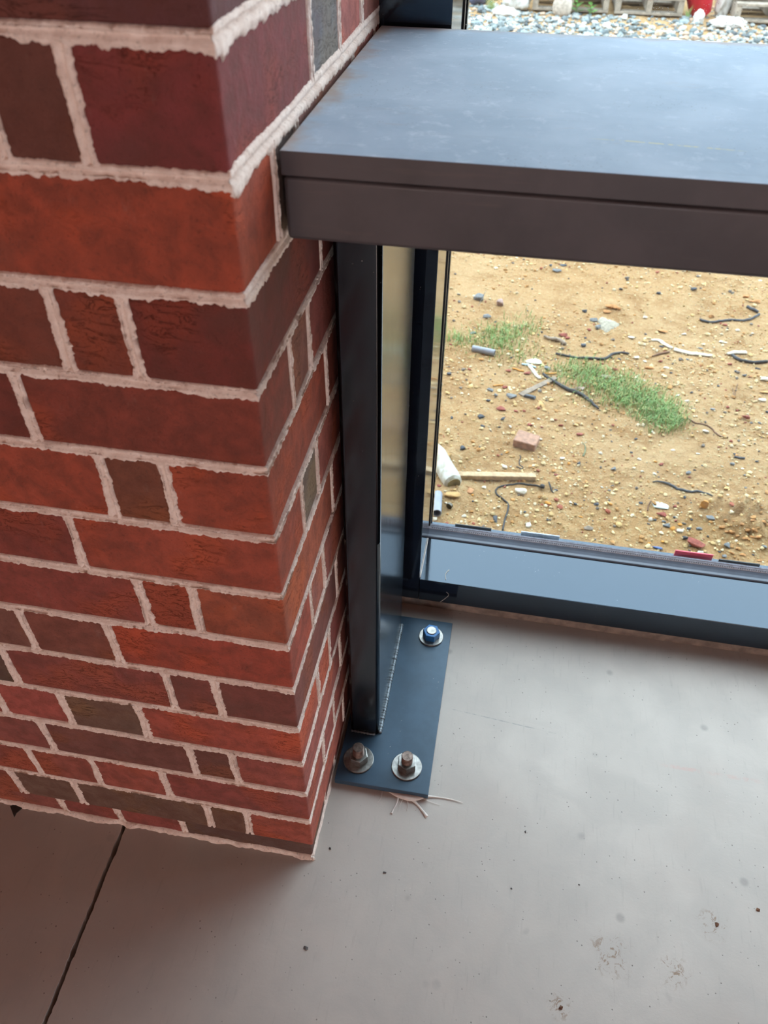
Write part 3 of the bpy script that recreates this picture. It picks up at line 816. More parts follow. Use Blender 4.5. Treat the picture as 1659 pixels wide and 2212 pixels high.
r = np.random.default_rng(5); n = 17000
ys = r.uniform(.80, 2.6, n); xs = -.12 + (ys - .5) * -.03 + r.uniform(0, 1, n) * (.95 + .18 * ys)
keep = r.uniform(0, 1, n) < np.clip(1 - .75 * np.exp(-(((xs - .35) / .6) ** 2 + ((ys - 2.15) / .22) ** 2)), 0, 1) * np.clip(.35 + .65 * (vnoise2(xs + 9, ys + 9, 21, .18) + .6), .1, 1)
xs, ys = xs[keep], ys[keep]; n = len(xs)
sz = .0026 * np.exp(r.normal(0, .5, n)); sz = np.clip(sz, .0012, .0085)
tag(instanced_stones('sand_gravel', xs, ys, sz, palette_pick(r, n, [(235, 212, 160), (222, 190, 130), (200, 150, 90), (240, 226, 190), (120, 112, 104), (168, 92, 70)], [6, 6, 4, 3, 1, .6]), .65, M['vcol'], 6),
    'fine cream and tan grit scattered over the sandy ground', 'grit', kind='stuff')
n = 9000; r = np.random.default_rng(8)
xs = r.uniform(-1.4, 2.9, n); ys = 5.55 + (xs + .4) * .02 + np.abs(r.normal(0, .75, n)) + np.where(xs > .9, -.0, .35)
dens = np.clip((ys - 5.5 - np.where(xs < .7, .35, 0)) * 1.1 + .12, 0, 1); keep = (r.uniform(0, 1, n) < dens) & (ys < 8.4)
for (p0, p1, py_) in ((1148, 1311, 30), (1326, 1478, 38), (1575, 1745, 56)):
    a0 = at(p0, py_, 2, GZ); b0 = at(p1, py_, 2, GZ); y0_ = (a0[1] + b0[1]) / 2
    keep &= ~((xs > a0[0] - .03) & (xs < b0[0] + .03) & (ys > y0_ - .03) & (ys < y0_ + 1.05))
xs, ys = xs[keep], ys[keep]; n = len(xs); sz = np.clip(.0145 * np.exp(r.normal(0, .45, n)), .006, .042)
tag(instanced_stones('crushed_gravel', xs, ys, sz, palette_pick(r, n, [(140, 156, 160), (172, 182, 182), (112, 128, 134), (222, 222, 214), (216, 186, 160), (88, 102, 110)], [5, 5, 3, 3, 2.5, 1.5]), .62, M['vcol'], 9),
    'blue-grey crushed gravel strewn along the pallets', 'gravel', kind='stuff')

# ------------------------------------------------------------------ debris helpers
mats = {}
def cm(name, rgb, rough=.75, **k):
    if name not in mats: mats[name] = simple(name, tuple(v * .60 for v in s2l(rgb)), rough, srgb=False, **k)
    return mats[name]
STONE = dict(grey=cm('grey_stone', (128, 132, 134), .85, nscale=120), dark=cm('dark_stone', (74, 80, 88), .8, nscale=120), red=cm('red_brick_chip', (158, 84, 70), .9, nscale=150),
             white=cm('white_chip', (232, 226, 208), .8, nscale=80, amt=.1), tan=cm('tan_clod', (206, 168, 112), .95, nscale=90), orange=cm('orange_chip', (214, 150, 62), .85, nscale=90, amt=.15),
             black=cm('black_bit', (48, 50, 54), .7), pink=cm('pinkish_stone', (176, 150, 140), .85, nscale=100), blue=cm('blue_wrapper', (60, 100, 165), .5),
             wood=cm('weathered_wood', (206, 178, 138), .8, nscale=70), greyw=cm('grey_wood', (150, 134, 116), .8, nscale=70), brownw=cm('brown_wood', (128, 92, 64), .8))
def gpt(x, y, up=0):
    p = at(x, y, 2, GZ)
    for _ in range(3): p = at(x, y, 2, float(gz(p[0], p[1])))
    return Vector((p[0], p[1], float(gz(p[0], p[1])) + up))
def mpp(p): return float(np.dot(np.array(p) - CAM, RM[2])) / FPX
def chunk(name, x, y, w, h, mat, label, cat, group=None, seed=None, npt=16, depth=None, tall=None):
    """angular lump resting on the ground, w x h pixels seen; h is split between its height and its depth"""
    p = gpt(x, y + h * .25); k = mpp(p); rs = random.Random(seed if seed is not None else int(x * 13 + y))
    sx = w * k / 2; hz = (tall if tall else h * .62) * k; sy = (depth if depth else max(h * .9, w * .55)) * k / 2
    bm = bmesh.new(); rot = rs.uniform(-.35, .35)
    for i in range(npt):
        d = Vector((rs.uniform(-1, 1), rs.uniform(-1, 1), rs.uniform(-1, 1)))
        q = d / max(abs(d.x), abs(d.y), abs(d.z)) if i % 3 else d.normalized()
        q = Vector((q.x * sx * rs.uniform(.75, 1), q.y * sy * rs.uniform(.75, 1), (q.z * rs.uniform(.7, 1) * .5 + .38) * hz))
        q = Matrix.Rotation(rot, 3, 'Z') @ q
        bm.verts.new(q)
    res = bmesh.ops.convex_hull(bm, input=bm.verts)
    bmesh.ops.delete(bm, geom=[v for v in bm.verts if not v.link_faces], context='VERTS')
    bmesh.ops.bevel(bm, geom=bm.edges[:], offset=min(sx, sy, hz) * .10, segments=1, affect='EDGES')
    o = bm_obj(name, bm, mat); o.location = p
    return tag(o, label, cat, group)
def stick(name, pix, r, mat, label, cat, group=None, flat=1.0, n=6, up=.9, sm=5):
    P = [gpt(x, y) for x, y in pix]
    rad = r if not hasattr(r, '__len__') else max(r)
    P = catmull(P, sm) if sm else P
    P = [Vector((q[0], q[1], float(gz(q[0], q[1])) + rad * up * flat)) for q in P]
    v, f = tube_geo(P, r, n, flat)
    return tag(mesh_obj(name, v, f, mat, None, True), label, cat, group)
Z2 = lambda ox, oy, k: (lambda x, y: (ox + x * k, oy + y * k))
A, B, C_, D_ = Z2(900, 540, .2411), Z2(1260, 580, .2405), Z2(900, 880, .2411), Z2(1260, 900, .2405)

# distinctive stones
chunk('stone', 1034, 641, 23, 24, STONE['grey'], 'square-cut speckled grey stone on sand', 'stone', seed=3, npt=26)
chunk('stone', 1079, 652, 19, 23, STONE['pink'], 'rounded pinkish-grey stone beside the square-cut grey one', 'stone', seed=5)
chunk('stone', *A(840, 1302), 28, 14, STONE['grey'], 'broad flat grey stone half sunk in sand', 'stone', tall=5)
chunk('stone', *A(1010, 1305), 30, 11, STONE['dark'], 'long dark stone under the end of the grey board', 'stone')
chunk('stone', *A(1440, 1225), 34, 12, STONE['pink'], 'flat pinkish-grey slab chip lying across the thin bent stick', 'stone', tall=5)
chunk('stone', *B(190, 972), 36, 13, STONE['pink'], 'long brownish stone lying in the grass patch', 'stone')
chunk('stone', *B(995, 182), 18, 13, STONE['dark'], 'dark blue-grey stone on smooth washed sand', 'stone')
chunk('stone', *B(1625, 988), 24, 15, STONE['white'], 'white stone on sand beside the pale yellow flat stone', 'stone')
chunk('stone', *B(1630, 1108), 22, 9, STONE['tan'], 'pale yellow flat stone near the red brick lump', 'stone')
chunk('brick_lump', *B(1457, 1330), 24, 19, STONE['red'], 'red brick lump lying alone on sand', 'brick piece', seed=8, npt=12)
chunk('brick_lump', *D_(1015, 1130), 48, 27, STONE['red'], 'large triangular red brick fragment beside the pink shim', 'brick piece', seed=4, npt=9, tall=15)
chunk('stone', *D_(1140, 907), 25, 14, STONE['grey'], 'pointed grey stone below the yellow lump', 'stone')
chunk('stone', *D_(865, 1021), 15, 12, STONE['white'], 'rounded white stone among orange chips', 'stone', npt=22)
chunk('stone', *D_(915, 1082), 14, 11, STONE['black'], 'rounded black stone beside the large brick fragment', 'stone', npt=22)
chunk('stone', *D_(1292, 1150), 18, 16, STONE['grey'], 'pale mottled lump at the foot of the dug earth', 'stone')
chunk('yellow_lump', *D_(1080, 785), 20, 33, STONE['orange'], 'upright yellow-orange lump of foam on sand', 'foam', seed=2, npt=22, tall=26, depth=14)
chunk('stone', *C_(415, 362), 15, 16, STONE['dark'], 'dark grey stone above the plank end', 'stone')
chunk('stone', *C_(255, 412), 32, 17, STONE['tan'], 'flat tan rock next to the window jamb', 'stone', tall=6)
chunk('clod', *C_(325, 772), 36, 18, STONE['tan'], 'crumbling tan clod below the plastic bottle', 'clod', tall=9)
chunk('stone', *C_(1535, 1077), 26, 11, STONE['greyw'], 'grey brown stone lying near the sill', 'stone', tall=6)
chunk('stone', *C_(705, 990), 11, 26, STONE['dark'], 'long slim dark stone beside the cable tail', 'stone', depth=26, tall=8)
chunk('cork_piece', *C_(1003, 1042), 14, 20, STONE['white'], 'pale cream rod-shaped scrap near the grey clip', 'scrap', depth=18, tall=8, npt=22)
chunk('wrapper', *D_(665, 1172), 22, 12, STONE['blue'], 'crumpled blue wrapper by the pink shim', 'wrapper')
chunk('foam_scrap', *C_(935, 742), 29, 21, STONE['white'], 'crumpled cream scrap beneath the black cable', 'scrap', npt=24)
chunk('wood_chip', *C_(482, 735), 18, 24, cm('tan_wood_chip', (196, 142, 96)), 'tan wood chip below the plank', 'wood chip', tall=8)
chunk('foam_scrap', *A(1052, 992), 42, 15, STONE['white'], 'torn white foam scrap lying by the grass', 'scrap', npt=12, tall=6, depth=26)
chunk('tile_chip', *D_(690, 782), 37, 17, cm('pale_tile', (206, 222, 222), .3, amt=.06), 'pale blue-white tile chip lying on sand', 'tile chip', seed=10, npt=30, tall=5, depth=26)
chunk('plastic_bit', *B(478, 798), 12, 11, STONE['white'], 'small white rectangular plastic bit near the black twig', 'plastic bit')
# look-alikes
def many(name, f, pts, mat, label, cat, group):
    for q in pts: chunk(name, *f(q[0], q[1]), q[2], q[3], mat, label, cat, group)
many('pebble', A, [(1258, 186, 22, 11), (630, 592, 20, 14), (655, 1252, 16, 12), (712, 1297, 10, 9), (1585, 620, 20, 14), (1625, 690, 16, 16), (1165, 1058, 18, 12), (500, 740, 18, 8), (380, 395, 10, 8)], STONE['grey'], 'small grey pebble on the sandy ground', 'pebble', 'grey pebbles on the sand')
many('pebble', B, [(1160, 1264, 14, 7), (935, 815, 9, 5), (1050, 716, 12, 5), (1510, 1385, 8, 6), (1585, 1385, 9, 6)], STONE['grey'], 'small grey pebble on the sandy ground', 'pebble', 'grey pebbles on the sand')
many('pebble', D_, [(270, 462, 12, 12), (940, 500, 16, 10), (1335, 420, 12, 9), (725, 940, 11, 8), (750, 975, 20, 11), (1040, 1003, 16, 9), (1262, 1250, 12, 10), (1630, 1165, 14, 9), (1450, 525, 9, 6)], STONE['grey'], 'small grey pebble on the sandy ground', 'pebble', 'grey pebbles on the sand')
many('pebble', A, [(1195, 137, 10, 8), (1312, 137, 20, 6), (1115, 733, 9, 7), (1505, 546, 12, 11), (1495, 850, 13, 12), (1065, 450, 6, 6), (645, 1347, 13, 9), (290, 1107, 12, 11), (572, 1480, 16, 10), (1510, 785, 6, 6), (845, 963, 7, 6), (705, 642, 8, 5), (345, 212, 6, 5), (1370, 945, 5, 5)], STONE['dark'], 'small dark blue-grey pebble on the sandy ground', 'pebble', 'dark pebbles on the sand')
many('pebble', B, [(675, 219, 13, 9), (1342, 219, 9, 8), (335, 181, 9, 8), (1565, 895, 14, 9), (1445, 957, 13, 8), (1217, 1055, 9, 5), (970, 1112, 9, 6), (322, 812, 9, 7), (248, 795, 9, 7), (785, 935, 9, 5), (990, 1262, 9, 6), (1370, 920, 9, 7), (245, 1448, 7, 6), (700, 697, 12, 7), (560, 588, 9, 4), (10, 382, 9, 9), (0, 690, 12, 12), (395, 100, 7, 7), (1645, 1285, 9, 8)], STONE['dark'], 'small dark blue-grey pebble on the sandy ground', 'pebble', 'dark pebbles on the sand')
many('pebble', C_, [(585, 82, 18, 12), (770, 97, 11, 10), (590, 165, 11, 7), (312, 92, 6, 10), (1450, 497, 10, 11), (970, 935, 7, 7), (1420, 865, 9, 10), (1610, 865, 10, 10), (740, 175, 8, 5), (1245, 738, 11, 6), (505, 838, 6, 6), (1170, 1005, 6, 6)], STONE['dark'], 'small dark blue-grey pebble on the sandy ground', 'pebble', 'dark pebbles on the sand')
many('pebble', D_, [(1370, 337, 14, 6), (515, 773, 12, 7), (912, 722, 8, 8), (258, 620, 9, 6), (115, 785, 9, 8), (945, 1003, 12, 8), (970, 922, 6, 6), (1000, 475, 7, 5), (1072, 438, 9, 5), (430, 320, 9, 6), (470, 197, 9, 6), (640, 925, 9, 8), (820, 903, 9, 7), (1555, 400, 9, 5), (1225, 1212, 9, 6), (1525, 1240, 6, 5)], STONE['dark'], 'small dark blue-grey pebble on the sandy ground', 'pebble', 'dark pebbles on the sand')
many('brick_chip', A, [(1310, 757, 26, 13), (1350, 785, 12, 9), (817, 1081, 13, 9), (990, 1101, 18, 9), (800, 1227, 17, 9), (755, 1417, 26, 9), (890, 1440, 10, 7), (965, 1441, 9, 6), (1545, 712, 9, 8)], STONE['red'], 'small red brick chip on the sandy ground', 'brick chip', 'red brick chips on the sand')
many('brick_chip', B, [(282, 896, 15, 12), (690, 832, 11, 7), (1300, 1243, 9, 8), (1310, 855, 13, 6), (50, 548, 10, 8), (1275, 506, 16, 5), (1490, 972, 8, 6), (1380, 1272, 9, 8), (1565, 515, 9, 5)], STONE['red'], 'small red brick chip on the sandy ground', 'brick chip', 'red brick chips on the sand')
many('brick_chip', C_, [(1020, 156, 16, 9), (1242, 106, 10, 7), (1293, 157, 13, 8), (1120, 171, 9, 5), (1460, 238, 18, 10), (1255, 601, 13, 7), (200, 700, 11, 8)], STONE['red'], 'small red brick chip on the sandy ground', 'brick chip', 'red brick chips on the sand')
many('brick_chip', D_, [(705, 426, 13, 8), (700, 872, 25, 12), (820, 802, 11, 11), (950, 540, 9, 5), (830, 930, 7, 7), (1215, 270, 7, 4)], STONE['red'], 'small red brick chip on the sandy ground', 'brick chip', 'red brick chips on the sand')
many('orange_chip', C_, [(1178, 857, 17, 9), (1362, 500, 7, 9), (812, 403, 11, 7), (1072, 297, 6, 9), (1470, 980, 11, 6), (500, 785, 7, 6)], STONE['orange'], 'small orange chip of foam on the sandy ground', 'chip', 'orange chips on the sand')
many('orange_chip', D_, [(795, 1002, 15, 13), (865, 967, 12, 9), (712, 1117, 8, 9), (590, 1133, 8, 6), (245, 782, 10, 8), (510, 157, 6, 5), (650, 402, 8, 6)], STONE['orange'], 'small orange chip of foam on the sandy ground', 'chip', 'orange chips on the sand')
many('pale_chip', B, [(430, 618, 19, 8), (555, 437, 14, 9), (895, 690, 7, 4), (850, 1140, 11, 8), (745, 890, 15, 7), (1385, 553, 12, 6), (1360, 737, 6, 3), (1090, 1456, 15, 10), (900, 588, 13, 6), (1255, 660, 20, 6), (545, 1005, 6, 6), (550, 830, 10, 6), (1605, 1180, 18, 12), (930, 1185, 14, 6), (1515, 585, 7, 6)], STONE['white'], 'small pale cream chip on the sandy ground', 'chip', 'cream chips on the sand')
many('pale_chip', C_, [(840, 170, 9, 9), (1095, 100, 9, 6), (1105, 280, 11, 9), (1305, 455, 12, 8), (560, 560, 11, 9), (790, 530, 15, 12), (600, 712, 11, 9), (1345, 575, 7, 5), (420, 967, 13, 10), (160, 995, 12, 14), (1645, 405, 9, 9), (1380, 850, 9, 8), (262, 852, 7, 6), (840, 530, 6, 5)], STONE['white'], 'small pale cream chip on the sandy ground', 'chip', 'cream chips on the sand')
many('pale_chip', D_, [(1427, 465, 9, 4), (1095, 127, 15, 10), (620, 135, 8, 8), (805, 300, 12, 6), (1030, 330, 10, 6), (500, 378, 12, 9), (165, 632, 7, 6), (150, 322, 10, 8), (525, 488, 9, 6), (640, 512, 10, 9), (1050, 1215, 18, 9), (600, 915, 12, 12)], STONE['white'], 'small pale cream chip on the sandy ground', 'chip', 'cream chips on the sand')

# sticks, cables and strips
k_ = lambda f, L: [f(*q) for q in L]
stick('twig', k_(B, [(-250, 770), (-60, 812), (170, 822), (262, 776), (340, 765), (410, 776)]), [.003, .0045, .004, .003], STONE['black'], 'black forked twig lying above the grass', 'twig')
stick('stick', k_(A, [(1130, 1120), (1330, 1250), (1480, 1312), (1560, 1370), (1625, 1436)]), [.004, .006, .005, .003], STONE['black'], 'thin dark bent stick crossing the grey board', 'stick')
stick('stick', k_(A, [(1140, 785), (1210, 812), (1270, 822), (1330, 857)]), [.004, .007, .006], STONE['greyw'], 'short grey driftwood-like stick near red chips', 'stick')
stick('cable', k_(B, [(1040, 465), (1160, 490), (1300, 472), (1420, 476), (1510, 458), (1578, 418)]), .0042, STONE['dark'], 'grey cable curving along the washed sand', 'cable')
stick('stick', k_(B, [(1468, 350), (1520, 375), (1566, 402)]), .005, STONE['dark'], 'short dark stick above the grey cable', 'stick')
stick('cable', k_(B, [(1335, 785), (1370, 815), (1410, 835), (1480, 849), (1570, 852), (1650, 846)]), .0052, STONE['black'], 'short curved black cable under a white strip', 'cable')
stick('plastic_strip', k_(B, [(610, 648), (680, 652), (740, 690), (797, 722)]), [.006, .008, .007], STONE['white'], 'shorter curved white plastic strip of the pair end to end', 'strip', flat=.4)
stick('plastic_strip', k_(B, [(812, 732), (900, 757), (960, 772), (1060, 780), (1152, 790)]), [.010, .010, .007], STONE['white'], 'longer white plastic strip of the pair end to end', 'strip', flat=.4)
stick('plastic_strip', k_(B, [(1290, 776), (1360, 762), (1460, 764)]), [.006, .009, .009], STONE['white'], 'white plastic strip lying over the curved black cable', 'strip', flat=.5)
stick('stick', k_(B, [(615, 797), (680, 775), (772, 757)]), [.002, .004, .003], STONE['brownw'], 'short brown stick beneath the white strips', 'stick')
stick('twig', k_(B, [(940, 1350), (1000, 1390), (1130, 1425), (1210, 1500)]) + k_(D_, [(1300, 195)]), .0022, STONE['brownw'], 'thin brown twig near the red brick lump', 'twig')
stick('twig', k_(D_, [(620, 595), (730, 600), (800, 630), (870, 662), (960, 682), (1050, 682), (1160, 722)]), [.0015, .003, .0035, .003, .0015], STONE['dark'], 'long crooked grey twig above the tile chip', 'twig')
stick('twig', k_(D_, [(605, 760), (585, 800), (577, 850)]), .0017, STONE['brownw'], 'short brown twig beside the tile chip', 'twig')
stick('stick', k_(D_, [(1355, 365), (1405, 378), (1450, 380)]), .003, STONE['dark'], 'short dark stick lying alone beyond the crooked grey twig', 'stick')
stick('wire', k_(C_, [(925, 432), (930, 455), (918, 490), (925, 520), (952, 540), (935, 556), (915, 540), (892, 536)]), .0013, STONE['black'], 'squiggly black wire below the timber block', 'wire')
cb = empty('cable'); tag(cb, 'black cable with a plug end looping towards the sill', 'cable')
c0 = stick('lead', k_(C_, [(770, 1105), (790, 1010), (815, 930), (818, 870), (775, 828), (722, 788), (708, 748), (740, 716), (820, 698), (900, 688), (960, 690), (1050, 702), (1110, 718)]), .0022, STONE['black'], 'x', 'x'); c0.parent = cb; del c0['label']; del c0['category']
pe = stick('plug', k_(C_, [(1105, 716), (1120, 720), (1140, 726)]), [.004, .0062, .0055], STONE['black'], 'x', 'x', sm=3); pe.parent = cb; del pe['label']; del pe['category']
stick('nail', k_(C_, [(1183, 675), (1200, 720), (1222, 768)]), [.002, .0022, .0014], STONE['black'], 'dark nail lying beside the cable plug', 'nail')
stick('wood_sliver', k_(A, [(990, 1025), (1040, 1080), (1105, 1160)]), [.004, .007, .006], STONE['white'], 'pale wood sliver beside the torn foam scrap', 'wood sliver', flat=.4)
stick('plastic_bit', k_(A, [(940, 1025), (1000, 1035), (1070, 1060)]), [.004, .006, .003], cm('pale_blue_plastic', (170, 205, 215), .4), 'pale blue plastic bit under the wood sliver', 'plastic bit', flat=.4)
stick('wood_sliver', k_(A, [(860, 1065), (910, 1080), (962, 1092)]), .0035, STONE['orange'], 'short orange wood sliver beside the pale blue plastic bit', 'wood sliver', flat=.6)
stick('wood_sliver', k_(A, [(1140, 1108), (1200, 1112), (1252, 1106)]), .0035, STONE['orange'], 'orange wood sliver at the end of the grey board', 'wood sliver', flat=.6)
stick('wood_sliver', k_(A, [(685, 1222), (730, 1215), (775, 1212)]), .003, STONE['orange'], 'orange wood sliver touching a red brick chip', 'wood sliver', flat=.6)
for i, (a_, b_) in enumerate((((1090, 1350), (1160, 1450)), ((1110, 1352), (1125, 1420)), ((1060, 1420), (1105, 1370)))):
    stick('dry_leaf', k_(A, [a_, ((a_[0] + b_[0]) / 2 + 5, (a_[1] + b_[1]) / 2), b_]), [.002, .006, .003], STONE['tan'], 'narrow dry straw-coloured leaf near the dark stick', 'leaf', 'dry leaves on the sand', flat=.3)
stick('dry_leaf', k_(C_, [(1480, 310), (1510, 350), (1508, 400), (1490, 440)]), [.001, .002, .0025], cm('dry_green_blade', (118, 124, 84)), 'curved dull green blade alone on the sand', 'leaf', flat=.5)
for L in ([(1340, 1080), (1350, 1130), (1362, 1180)], [(1385, 1040), (1368, 1100), (1358, 1160)]):
    stick('dry_sprig', k_(B, L), .0012, STONE['brownw'], 'thin brown sprig on the sand above the brick lump', 'sprig', 'brown sprigs')
# boards, block, pipes, bottle
def board(name, p0, p1, wpx, tpx, mat, label, cat):
    a = gpt(*p0); b = gpt(*p1); d = (b - a); d.z = 0; L = d.length; d.normalize(); k = mpp((a + b) / 2); side = Vector((-d.y, d.x, 0))
    if side.y < 0: side = -side
    w = wpx * k; t = tpx * k; z = max(a.z, b.z) - .001
    base = [Vector((a.x, a.y, z)), Vector((b.x, b.y, z)), Vector((b.x, b.y, z)) + side * w * .92, Vector((a.x, a.y, z)) + side * w]
    bm = bmesh.new(); lo = [bm.verts.new(q) for q in base]; hi = [bm.verts.new(q + Vector((0, 0, t))) for q in base]
    bm.faces.new(lo[::-1]); bm.faces.new(hi)
    for i in range(4): bm.faces.new((lo[i], lo[(i + 1) % 4], hi[(i + 1) % 4], hi[i]))
    bmesh.ops.recalc_face_normals(bm, faces=bm.faces)
    bmesh.ops.bevel(bm, geom=bm.edges[:], offset=t * .08, segments=1, affect='EDGES')
    return tag(bm_obj(name, bm, mat), label, cat)
board('plank', (984, 1036), (1157, 1040), 16, 12, STONE['wood'], 'pale sawn wooden lath lying beside the plastic bottle', 'plank')
board('board', A(950, 1318), A(1262, 1160), 13, 4, STONE['greyw'], 'weathered grey board scrap under the crossing stick', 'board')
board('wood_block', C_(855, 360), C_(1055, 400), 42, 18, cm('block_wood', (176, 134, 110), .75), 'brown offcut timber block on sand', 'wood block')
def pipe(name, p0, p1, rpx, mat, label, cat, wall=.8, group=None):
    a = gpt(*p0); b = gpt(*p1); k = mpp((a + b) / 2); R_ = rpx * k; z = (a.z + b.z) / 2 + R_ * .85; a.z = b.z = z
    d = (b - a); L = d.length; rot = d.to_track_quat('Z', 'Y').to_matrix().to_4x4()
    return tag(lathe(name, [(R_ * wall, 0), (R_, 0), (R_, L), (R_ * wall, L), (R_ * wall, 0)], mat, None, 20, a, rot), label, cat, group)
pipe('pipe_offcut', (1020, 757), (1068, 768), 7, cm('grey_pvc', (150, 158, 172), .4, amt=.08), 'short grey plastic pipe offcut in the grass', 'pipe')
pipe('pipe_offcut', C_(190, 790), C_(178, 985), 10, cm('grey_pvc'  , (150, 158, 172)), 'grey pipe piece standing by the window jamb', 'pipe')
pipe('pipe_ring', C_(288, 905), C_(300, 888), 7, cm('steel_ring', (110, 104, 92), .3, metal=.7), 'small round metal ring on earth near the sill', 'ring', .82)
# plastic bottle
a = gpt(944, 1000); b = gpt(978, 1046); a.z = b.z = float(gz(a.x, a.y)) + .026; d = b - a; rot = d.to_track_quat('Z', 'Y').to_matrix().to_4x4(); L = d.length
bt = empty('plastic_bottle', a); tag(bt, 'crushed whitish plastic bottle lying by the window jamb', 'bottle')
bmm = NT('cloudy_plastic'); bmm.out(bmm.mix(bmm.ramp(bmm.noise(60, 4, .6, bmm.pos()), .4, .65), (.50, .52, .48), (.34, .33, .25)), .3, 0)
bmm.b.inputs['Transmission Weight'].default_value = .25
lathe('body', [(.012, -.045), (.018, -.035), (.024, -.01), (.0255, .0), (.0245, L * .5), (.0258, L * .8), (.024, L), (.018, L + .006), (.0, L + .004)], bmm.m, bt, 24, (0, 0, 0), rot)
lathe('base_disc', [(.0, L + .0055), (.0175, L + .0065), (.0175, L + .0085), (.0, L + .0065)], cm('dirty_base', (138, 124, 84), .4), bt, 20, (0, 0, 0), rot)
lathe('cap', [(.0, -.062), (.0135, -.062), (.0135, -.045), (.0, -.045)], STONE['white'], bt, 20, (0, 0, 0), rot)
# cement spill
c = gpt(*B(215, 505)); bm = bmesh.new(); N_ = 22
cv = [bm.verts.new((c.x, c.y, c.z + .012))]; rings = []
for ring in (.4, .75, 1.0):
    rr = []
    for i in range(N_):
        q = 2 * math.pi * i / N_; R_ = ring * (1 + .22 * math.sin(3 * q + 1) + .12 * math.sin(7 * q))
        x, y = c.x + .036 * R_ * math.cos(q), c.y + .048 * R_ * math.sin(q)
        rr.append(bm.verts.new((x, y, float(gz(x, y)) + {.4: .007, .75: .004, 1.0: -.003}[ring] + random.uniform(-.001, .001))))
    rings.append(rr)
for i in range(N_):
    bm.faces.new((cv[0], rings[0][i], rings[0][(i + 1) % N_]))
    for k in range(2): bm.faces.new((rings[k][i], rings[k + 1][i], rings[k + 1][(i + 1) % N_], rings[k][(i + 1) % N_]))
bmesh.ops.recalc_face_normals(bm, faces=bm.faces)
tag(bm_obj('cement_spill', bm, cm('cement_grey', (176, 170, 152), .95, nscale=150), None, True), 'small hardened grey cement spill on sand', 'cement')
many('clod', B, [(225, 335, 20, 14), (268, 330, 24, 16), (310, 352, 14, 11), (215, 385, 22, 9), (1150, 425, 16, 12), (600, 890, 24, 9), (1450, 250, 22, 10), (1540, 290, 26, 9), (710, 560, 22, 9)], cm('brown_clod', (196, 142, 88), .95, nscale=160, amt=.35), 'crumbly brown clod of earth on the sand', 'clod', 'brown earth clods')
many('clod', D_, [(1240, 990, 15, 11), (1285, 1030, 12, 9), (1340, 1010, 17, 12), (1390, 1050, 11, 8), (1430, 960, 14, 10), (1475, 1000, 18, 12), (1520, 930, 13, 9), (1560, 980, 16, 10), (1290, 900, 11, 8), (1590, 1040, 15, 11), (1450, 1090, 17, 10), (1520, 1080, 12, 8), (1330, 1220, 13, 8), (1380, 1180, 10, 7), (1430, 1235, 15, 7), (1580, 1290, 14, 7), (1350, 940, 12, 8), (1620, 940, 14, 9)], cm('brown_clod', (1, 1, 1)), 'crumbly brown clod of earth on the sand', 'clod', 'brown earth clods')

# shims and clips at the foot of the pane
def shim(name, x0, x1, z1, mat, label, cat, y=.6795, t=.003, z0=.0822, lean=0):
    y += YAW * (x0 + x1) / 2 + .0012
    o = box(name, x0, x1, y, y + t, z0, z1, mat, None, .0008)
    return tag(o, label, cat)
shim('glazing_strip', .137, .212, .1010, M['black'], 'black rubber strip behind the glass near the jamb', 'strip')
shim('glazing_clip', .272, .350, .1045, M['gasket'], 'grey metal clip behind the glass beyond the first strip', 'clip')
shim('plastic_shim', .576, .649, .1085, cm('pink_plastic', (238, 84, 112), .4, amt=.05), 'flat bright pink plastic shim behind the glass', 'shim')
shim('glazing_strip', .662, .740, .1000, M['black'], 'black rubber strip next to the pink shim', 'strip')

# ------------------------------------------------------------------ grass
gm = NT('grass_blade'); at_ = gm.n('ShaderNodeAttribute'); at_.attribute_name = 'tint'
gm.out(at_.outputs['Color'], .6, 0); gm.b.inputs['Transmission Weight'].default_value = 0
def grass(name, spots, n, label, seed, hmin=.008, hmax=.032):
    rs = np.random.default_rng(seed); V, F, Cc = [], [], []
    cum = np.array([s[4] for s in spots], float); cum /= cum.sum()
    for i in range(n):
        px, py, sx, sy, _ = spots[rs.choice(len(spots), p=cum)]
        p = at(px + rs.normal() * sx, py + rs.normal() * sy, 2, GZ)
        if p[1] < .8: continue
        z = float(gz(p[0], p[1])); q = Vector((p[0], p[1], z - .002))
        h = rs.uniform(hmin, hmax); an = rs.uniform(0, 6.28); lean = rs.uniform(.2, 1.1) * h; wd = rs.uniform(.0006, .0012)
        dx, dy = math.cos(an), math.sin(an); sd = Vector((-dy, dx, 0)) * wd; ld = Vector((dx, dy, 0))
        b = len(V)
        m1 = q + ld * lean * .3 + Vector((0, 0, h * .6)); m2 = q + ld * lean + Vector((0, 0, h * .9))
        V += [q - sd, q + sd, m1 - sd * .8, m1 + sd * .8, m2]
        F += [(b, b + 1, b + 3, b + 2), (b + 2, b + 3, b + 4)]
        c = np.array(s2l((128, 172, 92))) * .62 * rs.uniform(.7, 1.4) if rs.random() > .2 else np.array(s2l((196, 184, 110))) * .6
        Cc += [c] * 5
    o = mesh_obj(name, V, F, gm.m); a_ = o.data.attributes.new('tint', 'FLOAT_COLOR', 'POINT')
    a_.data.foreach_set('color', np.concatenate([np.array(Cc), np.ones((len(V), 1))], 1).astype(np.float32).ravel())
    return tag(o, label, 'grass', kind='stuff')
grass('grass_patch', [(1085, 722, 30, 13, 3), (1060, 745, 38, 12, 2), (985, 735, 14, 9, .8), (1140, 705, 16, 16, .5), (1120, 770, 35, 12, .8)], 1500, 'thin green grass patch around the grey pipe offcut', 31)
